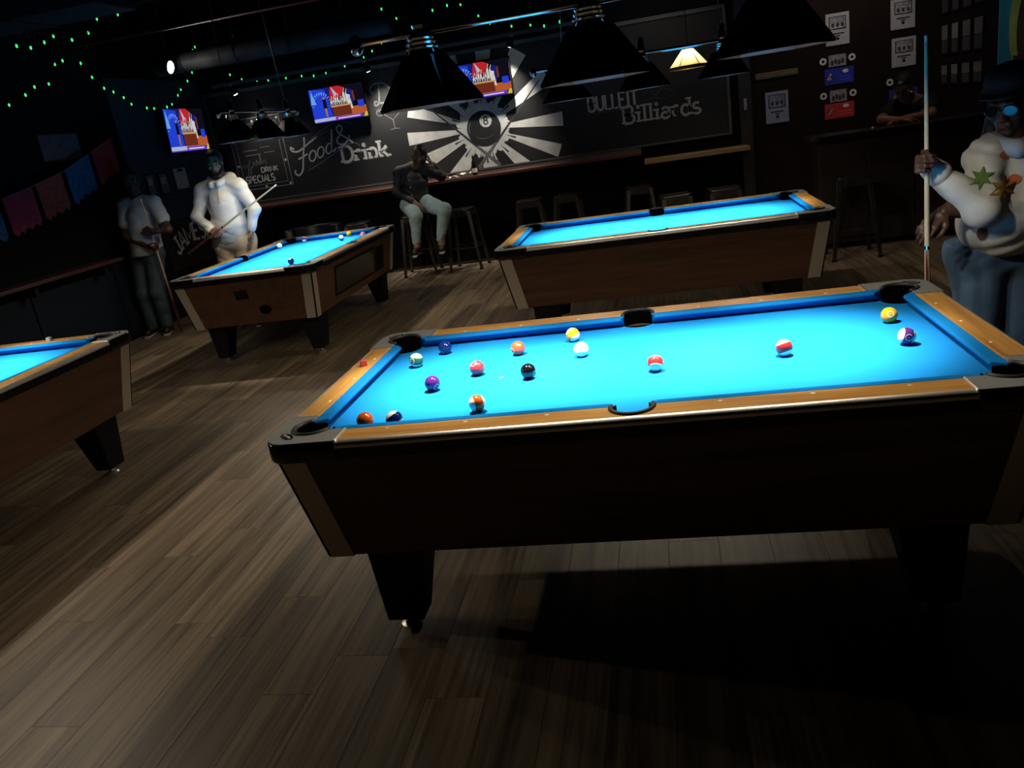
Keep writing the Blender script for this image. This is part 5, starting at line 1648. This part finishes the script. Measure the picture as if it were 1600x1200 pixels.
# ---- seated woman
def seated_woman():
    O = V3(-2.80, 7.05, 0)
    J = dict(pelvis=V3(-2.80, 7.08, .875), chest=V3(-2.775, 7.06, 1.14), shR=V3(-2.945, 7.03, 1.275), shL=V3(-2.60, 7.08, 1.25),
             elR=V3(-3.005, 6.99, 1.045), wrR=V3(-2.76, 6.83, .905), elL=V3(-2.50, 7.30, 1.145), wrL=V3(-2.555, 7.12, 1.325),
             hipR=V3(-2.90, 7.06, .862), hipL=V3(-2.70, 7.06, .862), knR=V3(-2.735, 6.68, .765), knL=V3(-2.375, 6.70, .785),
             anR=V3(-2.80, 6.74, .385), anL=V3(-2.50, 6.76, .385), toeR=V3(-2.80, 6.60, .335), toeL=V3(-2.47, 6.62, .335),
             head=V3(-2.665, 7.0, 1.425), hf=unit((-.35, -.85, -.22)), up=unit((.22, .0, .97)))
    hands = [((J['wrR'], (.55, -.35, -.65), (.4, .5, -.3), 1), {}),
             ((J['wrL'], (-.15, -.25, .8), (-.8, -.2, .1), -1), dict(curl=(.5, .6, .4)))]
    r = make_person('woman in dark jacket and light jeans sitting on a stool, head on her hand', SK1, J, hands, O)
    J2 = J
    jk = mat('jacket_charcoal', (.014, .013, .016), .65, noise=.2, nscale=30)
    P = [C_(J['pelvis'] + V3(0, 0, .0), J['chest'], .150, .150), C_(J['chest'], (J['shL'] + J['shR']) / 2 - V3(0, 0, .03), .15, .09), C_(J['shL'], J['shR'], .073, .073),
         C_(J['shR'], J['elR'], .073, .062), C_(J['elR'], J['wrR'] + .12 * (J['elR'] - J['wrR']), .062, .045),
         C_(J['shL'], J['elL'], .073, .062), C_(J['elL'], J['wrL'] + .15 * (J['elL'] - J['wrL']), .062, .045)]
    nk = (J['shL'] + J['shR']) / 2 + V3(0, 0, .045)
    P += [C_(nk, J['shL'], .065, .065), C_(nk, J['shR'], .065, .065)]
    garment('jacket', P, jk, r, O, h=.010, wrinkle=wrk(.008, 38, 52), cut=lambda X, Y, Z: .80 - Z)
    up = J['up']
    nb = (J['shL'] + J['shR']) / 2
    col = [C_(nb + V3(-.06, -.03, .05), nb + V3(.06, -.03, .05), .04, .04), C_(nb + V3(-.05, .05, .07), nb + V3(.06, .05, .07), .04, .04)]
    garment('collar', col, jk, r, O, h=.009)
    for s, (bx, bz) in enumerate(((-.055, 1.17), (-.05, 1.08), (-.045, .99))):
        MB().sphere(tuple(V3(-2.80, 6.90, bz) - O), (.008, .006, .008), 8, 6).build('button', M_ALU, r)
    jn = mat('light_denim', (.33, .47, .49), .8, noise=.12, nscale=40)
    P = [C_(J['hipR'], J['hipL'], .118, .118)]
    for s in 'RL':
        P += [C_(J['hip' + s], J['kn' + s], .110, .083), C_(J['kn' + s], J['an' + s] + V3(0, 0, .06), .083, .052)]
    garment('jeans', P, jn, r, O, wrinkle=wrk(.006, 45, 50, 1.0), cut=lambda X, Y, Z: np.maximum(Z - .97, np.where((Y > 6.9), .742 - Z, -1.0)))
    for s in 'RL':
        shoe(r, J['an' + s], J['toe' + s], mat('shoe_black', (.01, .01, .01), .5), O)
    hc = J['head']
    f, u = J['hf'], J['up']
    l = np.cross(f, u)
    Rm = np.stack([l, f, unit(u - f * (u @ f))])
    hair = [E_(hc - f * .025 + u * .045, (.086, .092, .088), Rm), E_(hc - f * .06 + u * .0, (.078, .062, .095), Rm), C_(hc - f * .05 + l * .06 - u * .02, hc - f * .03 + l * .075 - u * .10, .035, .03), C_(hc - f * .05 - l * .06 - u * .02, hc - f * .03 - l * .07 - u * .08, .03, .02)]
    garment('hair', hair, mat('hair_black', (.008, .006, .005), .5, noise=.4, nscale=60), r, O, h=.008, k=.02, cut=lambda X, Y, Z: ((X - hc[0]) * f[0] + (Y - hc[1]) * f[1] + (Z - hc[2]) * f[2]) - .035 - .35 * np.clip(((X - hc[0]) * u[0] + (Z - hc[2]) * u[2]) - .05, 0, 1))
    return r

# ---- man in the white hoodie
def hoodie_man():
    O = V3(-4.25, 5.08, 0)
    J = dict(pelvis=V3(-4.24, 5.08, .93), chest=V3(-4.235, 5.07, 1.30), shR=V3(-4.435, 5.05, 1.46), shL=V3(-4.035, 5.07, 1.455),
             elR=V3(-4.525, 4.98, 1.20), wrR=V3(-4.345, 4.86, 1.055), elL=V3(-3.925, 5.06, 1.20), wrL=V3(-3.975, 4.99, 1.0),
             hipR=V3(-4.34, 5.08, .90), hipL=V3(-4.14, 5.08, .90), knR=V3(-4.36, 5.05, .49), knL=V3(-4.13, 5.05, .49),
             anR=V3(-4.37, 5.1, .085), anL=V3(-4.13, 5.1, .085), toeR=V3(-4.40, 4.96, .045), toeL=V3(-4.12, 4.96, .045),
             head=V3(-4.225, 5.04, 1.70), hf=unit((.30, -.92, -.30)), up=unit((.0, -.12, .99)))
    hands = [((J['wrR'], (.75, -.45, -.25), (.25, .55, -.75), -1), dict(curl=(1.0, 1.0, .7), thumb_in=.5)),
             ((J['wrL'], (-.05, -.12, -1), (-.85, -.3, 0), 1), {})]
    r = make_person('man in a white hoodie and cream trousers holding a cue across his body', SK1, J, hands, O)
    hd = mat('hoodie_white', (.62, .63, .60), .85, noise=.06, nscale=30)
    nk = (J['shL'] + J['shR']) / 2 + V3(0, 0, .05)
    P = [C_(nk, J['shL'], .08, .07), C_(nk, J['shR'], .08, .07), C_(J['pelvis'] + V3(0, 0, .05), J['chest'], .182, .172), E_(J['pelvis'] + V3(.005, -.06, .13), (.18, .14, .16)), C_(J['chest'], (J['shL'] + J['shR']) / 2 - V3(0, 0, .02), .165, .10), C_(J['shL'] - V3(.0, 0, .03), J['shR'] - V3(0, 0, .03), .085, .085)]
    for s in 'RL':
        P += [C_(J['sh' + s] - V3(0, 0, .025), J['el' + s], .078, .066), C_(J['el' + s], J['wr' + s] + .08 * (J['el' + s] - J['wr' + s]), .066, .046)]
    garment('hoodie', P, hd, r, O, h=.010, wrinkle=wrk(.009, 30, 52), cut=lambda X, Y, Z: .935 - Z + .0 * X)
    P = [C_(J['pelvis'] + V3(0, 0, .05), J['chest'], .178, .170), E_(J['pelvis'] + V3(.005, -.055, .12), (.172, .13, .15))]
    garment('hem_band', P, hd, r, O, h=.01, cut=lambda X, Y, Z: np.abs(Z - .925) - .028)
    nb = (J['shL'] + J['shR']) / 2
    hood = [C_(nb + V3(-.09, .08, .07), nb + V3(.09, .08, .07), .065, .065), C_(nb + V3(-.105, .05, .08), nb + V3(-.035, -.105, .035), .048, .034), C_(nb + V3(.105, .05, .08), nb + V3(.045, -.105, .035), .048, .034)]
    garment('hood', hood, hd, r, O, h=.009, k=.02)
    for s in (-1, 1):
        p = [nb + V3(s * .04, -.125, .0), nb + V3(s * .045, -.165, -.07), nb + V3(s * .05, -.185, -.15)]
        MB().tube([tuple(q - O) for q in p], .0045, 6).build('drawstring', mat('string_grey', (.2, .2, .2), .8), r)
    tr_ = mat('cream_trousers', (.55, .47, .34), .8, noise=.06, nscale=30)
    P = [C_(J['hipR'], J['hipL'], .145, .145)]
    for s in 'RL':
        P += [C_(J['hip' + s], J['kn' + s], .125, .095), C_(J['kn' + s], J['an' + s] + V3(0, 0, .03), .09, .075)]
    garment('trousers', P, tr_, r, O, wrinkle=wrk(.009, 30, 40, 2.0), cut=lambda X, Y, Z: Z - .96)
    for s in 'RL':
        shoe(r, J['an' + s], J['toe' + s], mat('shoe_black', (.01, .01, .01), .5), O)
    hc, f, u = J['head'], J['hf'], J['up']
    l = np.cross(f, u); Rm = np.stack([l, f, unit(u - f * (u @ f))])
    cutf = lambda X, Y, Z: ((X - hc[0]) * f[0] + (Y - hc[1]) * f[1] + (Z - hc[2]) * f[2]) - .05 - .8 * np.clip((Z - hc[2]) - .05, 0, 1)
    garment('hair', [E_(hc - f * .012 + u * .04, (.085, .102, .092), Rm), E_(hc - f * .05, (.08, .062, .09), Rm)], mat('hair_black', (.008, .006, .005), .5), r, O, h=.008, k=.02, cut=cutf)
    bd = [C_(hc + f * .045 - u * .10 - l * .05, hc + f * .045 - u * .10 + l * .05, .032, .032), C_(hc + f * .07 - u * .115 - l * .02, hc + f * .07 - u * .115 + l * .02, .030, .030), C_(hc + f * .0 - u * .04 - l * .062, hc + f * .045 - u * .10 - l * .05, .02, .028), C_(hc + f * .0 - u * .04 + l * .062, hc + f * .045 - u * .10 + l * .05, .02, .028)]
    garment('beard', bd, mat('hair_black', (.008, .006, .005), .5), r, O, h=.007, k=.015)
    return r

def tshirt_man():
    O = V3(-5.28, 5.12, 0)
    J = dict(pelvis=V3(-5.29, 5.12, .92), chest=V3(-5.225, 5.10, 1.27), shR=V3(-5.39, 5.10, 1.415), shL=V3(-5.035, 5.09, 1.40),
             elR=V3(-5.40, 5.0, 1.10), wrR=V3(-5.15, 4.95, .975), elL=V3(-4.90, 5.0, 1.12), wrL=V3(-5.03, 4.94, 1.12),
             hipR=V3(-5.39, 5.12, .89), hipL=V3(-5.22, 5.12, .89), knR=V3(-5.455, 5.10, .48), knL=V3(-5.285, 5.09, .48),
             anR=V3(-5.49, 5.14, .085), anL=V3(-5.32, 5.16, .085), toeR=V3(-5.48, 5.0, .045), toeL=V3(-5.27, 5.03, .045),
             head=V3(-5.205, 5.06, 1.645), hf=unit((.45, -.85, -.2)), up=V3(0, 0, 1))
    hands = [((J['wrR'], (.85, -.15, -.3), (.1, .6, .6), -1), dict(curl=(1.0, 1.0, .7), thumb_in=.5)),
             ((J['wrL'], (-.9, -.15, .05), (.1, .8, .1), 1), dict(curl=(1.0, 1.0, .7), thumb_in=.5))]
    r = make_person('person in a pale T-shirt and jeans holding an upright cue by the navy wall', SK2, J, hands, O)
    ts = mat('tshirt_white', (.50, .54, .56), .85, noise=.08, nscale=25)
    nk = (J['shL'] + J['shR']) / 2 + V3(0, 0, .045)
    P = [C_(nk, J['shL'], .07, .066), C_(nk, J['shR'], .07, .066), C_(J['pelvis'] + V3(.0, 0, -.02), J['chest'], .172, .152), C_(J['chest'], (J['shL'] + J['shR']) / 2 - V3(0, 0, .03), .145, .085), C_(J['shL'], J['shR'], .07, .07)]
    for s in 'RL':
        P += [C_(J['sh' + s], J['sh' + s] * .45 + J['el' + s] * .55, .072, .080)]
    garment('tshirt', P, ts, r, O, h=.010, wrinkle=wrk(.009, 34, 52), cut=lambda X, Y, Z: .88 - Z)
    jn = mat('faded_denim', (.05, .075, .11), .8, noise=.2, nscale=14)
    P = [C_(J['hipR'], J['hipL'], .122, .122)]
    for s in 'RL':
        P += [C_(J['hip' + s], J['kn' + s], .108, .085), C_(J['kn' + s], J['an' + s] + V3(0, 0, .03), .085, .068)]
    garment('jeans', P, jn, r, O, wrinkle=wrk(.006, 34, 40, 2.0), cut=lambda X, Y, Z: Z - .97)
    for s in 'RL':
        shoe(r, J['an' + s], J['toe' + s], mat('shoe_black', (.01, .01, .01), .5), O)
    hc, f, u = J['head'], J['hf'], J['up']
    l = np.cross(f, u); Rm = np.stack([l, f, unit(u - f * (u @ f))])
    cutf = lambda X, Y, Z: ((X - hc[0]) * f[0] + (Y - hc[1]) * f[1] + (Z - hc[2]) * f[2]) - .05 - .8 * np.clip((Z - hc[2]) - .05, 0, 1)
    garment('hair', [E_(hc - f * .012 + u * .04, (.085, .102, .092), Rm), E_(hc - f * .05, (.08, .062, .09), Rm)], mat('hair_black', (.008, .006, .005), .5), r, O, h=.008, k=.02, cut=cutf)
    return r

def sweatshirt_person():
    O = V3(1.56, 1.0, 0)
    J = dict(pelvis=V3(1.565, 1.03, .86), chest=V3(1.60, 1.0, 1.12), shR=V3(1.475, .94, 1.215), shL=V3(1.73, 1.06, 1.215),
             elR=V3(1.42, .80, 1.03), wrR=V3(1.208, .812, 1.238), elL=V3(1.62, .86, 1.0), wrL=V3(1.275, .80, 1.035),
             hipR=V3(1.49, 1.02, .81), hipL=V3(1.65, 1.05, .81), knR=V3(1.47, .98, .43), knL=V3(1.66, 1.02, .43),
             anR=V3(1.48, 1.04, .085), anL=V3(1.68, 1.08, .085), toeR=V3(1.42, .91, .045), toeL=V3(1.62, .95, .045),
             head=V3(1.575, .97, 1.415), hf=unit((-.62, -.75, -.2)), up=unit((-.05, -.05, 1)))
    hands = [((J['wrR'], (-.6, -.75, .12), (.75, -.62, .0), -1), dict(curl=(1.0, 1.0, .7), thumb_in=.55, s=.95)),
             ((J['wrL'], (-.75, -.3, -.55), (-.25, .35, -.75), -1), dict(curl=(.35, .45, .35), s=.95))]
    r = make_person('person in printed white sweatshirt, dark hat and glasses gripping an upright cue', SK2, J, hands, O)
    sw = mat('sweatshirt_white', (.60, .62, .58), .85, noise=.06, nscale=30)
    P = [C_(J['pelvis'] + V3(.01, -.01, .05), J['chest'], .165, .165), E_(V3(1.535, .93, .96), (.17, .13, .17)), C_(J['chest'], (J['shL'] + J['shR']) / 2 - V3(0, 0, .03), .155, .09), C_(J['shL'], J['shR'], .08, .08)]
    P += [C_(J['shR'], J['elR'], .082, .074), C_(J['elR'], J['wrR'] + .16 * (J['elR'] - J['wrR']), .074, .048)]
    P += [C_(J['shL'], J['elL'], .08, .066), C_(J['elL'], J['elL'] * .55 + J['wrL'] * .45, .064, .05)]
    gm = garment('sweatshirt', P, sw, r, O, h=.009, wrinkle=wrk(.010, 36, 52), cut=lambda X, Y, Z: .80 - Z)
    nb = (J['shL'] + J['shR']) / 2
    hood = [C_(nb + V3(-.10, -.04, .05), nb + V3(.09, .08, .06), .05, .055), C_(nb + V3(-.11, -.05, .05), nb + V3(-.03, -.13, .03), .042, .034), C_(nb + V3(-.03, -.13, .03), nb + V3(.1, -.02, .04), .034, .045)]
    garment('hood', hood, mat('hood_blue_grey', (.36, .44, .50), .85), r, O, h=.009, k=.02)
    garment('cuff', [C_(J['wrR'] + .22 * (J['elR'] - J['wrR']), J['wrR'] + .10 * (J['elR'] - J['wrR']), .053, .046)], sw, r, O, h=.007, k=.01)
    garment('wristband', [C_(J['wrR'] + .08 * (J['elR'] - J['wrR']), J['wrR'] - .02 * (J['elR'] - J['wrR']), .036, .034)], M_BLACK, r, O, h=.006, k=.01)
    # flat prints: projected onto the sweatshirt surface from the front
    me = gm.data
    from mathutils.bvhtree import BVHTree
    bvh = BVHTree.FromPolygons([v.co for v in me.vertices], [tuple(p.vertices) for p in me.polygons])
    cdir = Vector((-.38, -.92, .03)).normalized()
    rt = Vector((cdir.y * -1, cdir.x, 0)).normalized()
    if rt.x < 0: rt = -rt
    def decal(name, center, shape, m):
        vs = []
        for (a, b) in [(0, 0)] + shape:
            p = Vector(center) - Vector(O) + rt * a + Vector((0, 0, b)) + cdir * .6
            hit = bvh.ray_cast(p, -cdir)
            q = hit[0] if hit[0] is not None else Vector(center) - Vector(O)
            nn = hit[1] if hit[0] is not None else cdir
            if nn.dot(cdir) < 0: nn = -nn
            vs.append(tuple(q + nn * .004))
        n = len(shape)
        MB().add(vs, [(0, 1 + i, 1 + (i + 1) % n) for i in range(n)]).build(name, m, gm, smooth=True)
    circ = lambda rx, ry, n=14: [(rx * math.cos(2 * PI * i / n), ry * math.sin(2 * PI * i / n)) for i in range(n)]
    star = lambda r0, r1, n=5: [((r0 if i % 2 else r1) * math.cos(PI * i / n + .4), (r0 if i % 2 else r1) * math.sin(PI * i / n + .4)) for i in range(2 * n)]
    decal('printed_dot', (1.535, .9, 1.225), circ(.018, .018), mat('print_orange', (.50, .13, .06), .8))
    decal('printed_leaf', (1.455, .9, 1.15), star(.02, .045, 6), mat('print_green', (.10, .20, .05), .8))
    decal('printed_flower', (1.535, .9, 1.10), star(.022, .05, 6), mat('print_yellow', (.55, .32, .04), .8))
    decal('printed_dot', (1.575, .9, 1.125), circ(.024, .022), mat('print_orange', (.50, .13, .06), .8))
    decal('printed_patch', (1.455, .88, .925), circ(.020, .034, 12), mat('print_brown', (.10, .045, .03), .8))
    jn = mat('blue_denim', (.07, .14, .26), .8, noise=.2, nscale=14)
    P = [C_(J['hipR'], J['hipL'], .145, .145), E_(V3(1.60, 1.10, .82), (.16, .13, .14))]
    for s in 'RL':
        P += [C_(J['hip' + s], J['kn' + s], .122, .088), C_(J['kn' + s], J['an' + s] + V3(0, 0, .03), .085, .065)]
    garment('jeans', P, jn, r, O, wrinkle=wrk(.006, 34, 40, 2.0), cut=lambda X, Y, Z: Z - .86)
    for s in 'RL':
        shoe(r, J['an' + s], J['toe' + s], mat('shoe_black', (.01, .01, .01), .5), O)
    hc, f, u = J['head'], J['hf'], J['up']
    l = np.cross(f, u); uu = unit(u - f * (u @ f)); Rm = np.stack([l, f, uu])
    hm = mat('hair_black', (.008, .006, .005), .5)
    garment('hair', [E_(hc - f * .04 - u * .01, (.095, .085, .11), Rm), C_(hc - f * .05 + l * .07 - u * .05, hc - f * .03 + l * .09 - u * .14, .04, .035)], hm, r, O, h=.009, k=.02, cut=lambda X, Y, Z: ((X - hc[0]) * f[0] + (Y - hc[1]) * f[1]) - .02)
    hat = mat('hat_black', (.006, .006, .007), .75)
    hb = hc + uu * .075
    garment('hat', [E_(hb + uu * .025 - f * .015, (.094, .108, .068), Rm), E_(hb - f * .012 - uu * .005, (.102, .118, .03), Rm)], hat, r, O, h=.008, k=.012)
    garment('hat_brim', [E_(hb + f * .085 - uu * .012, (.088, .07, .010), Rm)], hat, r, O, h=.006, k=.01)
    gp = lambda a, b, c: tuple(hc + l * a + f * b + uu * c - O)
    gl_ = MB()
    for s in (-1, 1):
        ring = [gp(s * .034 + .027 * math.cos(q), .100, .004 + .020 * math.sin(q)) for q in np.linspace(0, 2 * PI, 17)]
        gl_.tube(ring, .0028, 6)
        gl_.tube([gp(s * .061, .098, .008), gp(s * .078, .03, .010), gp(s * .079, -.01, .006)], .0025, 6)
    gl_.tube([gp(-.008, .101, .006), gp(.008, .101, .006)], .0028, 6)
    fr = gl_.build('glasses_frame', M_BLACKGLOSS, r)
    for s in (-1, 1):
        MB().add([gp(s * .034 + .026 * math.cos(q), .1005, .004 + .019 * math.sin(q)) for q in np.linspace(0, 2 * PI, 16, endpoint=False)], [tuple(range(16))]).build('lens', mat('lens_glass', (.01, .012, .016), .03, spec=.5), fr, fixn=False)
    return r

def bar_man():
    O = V3(2.62, 6.12, 0)
    J = dict(pelvis=V3(2.66, 6.22, .90), chest=V3(2.60, 6.06, 1.13), shR=V3(2.43, 5.95, 1.235), shL=V3(2.77, 5.97, 1.245),
             elR=V3(2.28, 5.80, 1.155), wrR=V3(2.44, 5.70, 1.132), elL=V3(2.72, 5.76, 1.150), wrL=V3(2.48, 5.76, 1.140),
             hipR=V3(2.57, 6.20, .87), hipL=V3(2.75, 6.20, .87), knR=V3(2.57, 6.20, .47), knL=V3(2.75, 6.20, .47),
             anR=V3(2.57, 6.26, .085), anL=V3(2.75, 6.26, .085), toeR=V3(2.55, 6.12, .045), toeL=V3(2.77, 6.12, .045),
             head=V3(2.50, 5.87, 1.405), hf=unit((-.45, -.85, -.28)), up=unit((-.08, -.1, 1)))
    hands = [((J['wrR'], (.9, .1, -.05), (.0, .1, -1), 1), dict(curl=(.25, .3, .3))),
             ((J['wrL'], (-.9, -.15, .0), (.0, .0, -1), -1), dict(curl=(.25, .3, .3)))]
    r = make_person('man in a black cap and black T-shirt leaning folded arms on the bar counter', SK3, J, hands, O)
    ts = mat('tshirt_black', (.006, .006, .007), .8)
    P = [C_(J['pelvis'], J['chest'], .145, .155), C_(J['chest'], (J['shL'] + J['shR']) / 2 - V3(0, 0, .03), .15, .09), C_(J['shL'], J['shR'], .078, .078)]
    for s in 'RL':
        P += [C_(J['sh' + s], J['sh' + s] * .5 + J['el' + s] * .5, .078, .080)]
    tsh = garment('tshirt', P, ts, r, O, wrinkle=wrk(.005, 34, 28), cut=lambda X, Y, Z: .86 - Z)
    from mathutils.bvhtree import BVHTree
    me = tsh.data
    bvh = BVHTree.FromPolygons([v.co for v in me.vertices], [tuple(p.vertices) for p in me.polygons])
    mb = MB()
    for k in range(5):
        for (a0, a1, z0, z1) in ((.0, .012, .0, .032), (.002, .018, .026, .032) if k % 2 else (.002, .018, .0, .006)):
            vs = []
            for (a, b) in ((a0, z0), (a1, z0), (a1, z1), (a0, z1)):
                p = Vector((2.575 + k * .021 + a, 5.4, 1.145 + k * .004 + b)) - Vector(O)
                hit = bvh.ray_cast(p, Vector((0, 1, 0)))
                q = hit[0] if hit[0] is not None else p + Vector((0, .45, 0))
                vs.append(tuple(q + Vector((0, -.004, 0))))
            mb.add(vs, [(0, 1, 2, 3)])
    mb.build('chest_print', M_WHITE, tsh, fixn=False)
    jn = mat('dark_trousers', (.01, .011, .015), .8)
    P = [C_(J['hipR'], J['hipL'], .13, .13)]
    for s in 'RL':
        P += [C_(J['hip' + s], J['kn' + s], .112, .085), C_(J['kn' + s], J['an' + s] + V3(0, 0, .03), .085, .068)]
    garment('trousers', P, jn, r, O, h=.014, cut=lambda X, Y, Z: Z - .95)
    for s in 'RL':
        shoe(r, J['an' + s], J['toe' + s], mat('shoe_black', (.01, .01, .01), .5), O)
    hc, f, u = J['head'], J['hf'], J['up']
    l = np.cross(f, u); uu = unit(u - f * (u @ f)); Rm = np.stack([l, f, uu])
    hat = mat('cap_black', (.008, .008, .009), .7)
    hb = hc + uu * .06
    cp = garment('cap', [E_(hb + uu * .02 - f * .012, (.086, .104, .072), Rm)], hat, r, O, h=.008, k=.012, cut=lambda X, Y, Z: -((X - hb[0]) * uu[0] + (Y - hb[1]) * uu[1] + (Z - hb[2]) * uu[2]) - .012)
    garment('cap_brim', [E_(hb + f * .115 - uu * .008, (.070, .065, .009), Rm)], hat, r, O, h=.006, k=.01)
    MB().add([tuple(hb + f * .098 + l * a + uu * (.03 + b) - O) for a, b in ((-.022, -.012), (.022, -.012), (.018, .014), (-.018, .014))], [(0, 1, 2, 3)]).build('cap_badge', mat('badge_grey', (.4, .4, .4), .6), cp, fixn=False)
    return r

seated_woman(); hoodie_man(); tshirt_man(); sweatshirt_person(); bar_man()

# ---- cues
M_MAPLE = mat('maple', (.60, .45, .25), .35)
M_FERR = mat('ferrule', (.75, .74, .70), .35)
M_WRAP = mat('dark_wrap', (.10, .02, .02), .5)
def cue(tip, butt, label, shaft=M_MAPLE, butt_m=M_WRAP, split=.52):
    a, b = Vector(tip), Vector(butt)
    d = (b - a)
    root = thing('pool_cue', label, 'cue', tuple(b), 0, 'wooden pool cues')
    q = lambda t: tuple(a + d * t - b)
    MB().tube([q(.02), q(split)], [.0065, .0105], 14).build('shaft', shaft, root, smooth=True, flat_angle=.8)
    MB().tube([q(.004), q(.02)], .0065, 12).build('ferrule', M_FERR, root, smooth=True, flat_angle=.8)
    MB().tube([q(0), q(.004)], [.005, .0064], 12).build('tip', mat('blue_tip', (.03, .15, .35), .9), root)
    fo = MB().tube([q(split), q(.995)], [.0105, .0145], 14).build('butt', butt_m, root, smooth=True, flat_angle=.8)
    # pale points inlaid into the butt
    pts = MB()
    z = d.normalized()
    x = z.orthogonal().normalized(); y = z.cross(x)
    for k in range(4):
        an = k * PI / 2 + .4
        def cy(t, da):
            r = .0105 + (.004) * (t - split) / (.995 - split) + .0004
            return tuple(a + d * t - b + (x * math.cos(an + da) + y * math.sin(an + da)) * r)
        pts.add([cy(split, -.7), cy(split, 0), cy(split, .7), cy(split + .16, 0)], [(0, 1, 3), (1, 2, 3)])
    pts.build('inlay_point', shaft, fo, fixn=False)
    MB().tube([q(.995), q(1.0)], .0145, 14).build('bumper', M_BLACK, root)
    MB().tube([q(split - .006), q(split + .004)], .0112, 14).build('joint_ring', M_CHROME, root)
    return root
cue((1.187, .752, 1.730), (1.207, .752, .28), 'upright pool cue gripped by the person in the printed sweatshirt', mat('pale_maple', (.60, .53, .36), .35), split=.57)
cue((-3.50, 4.80, 1.41), (-4.62, 4.79, .86), 'pool cue held slanting across the white hoodie', split=.60)
cue((-5.055, 4.91, 1.47), (-5.155, 5.14, .012), 'upright pool cue standing on the floor in front of the T-shirt', split=.60)
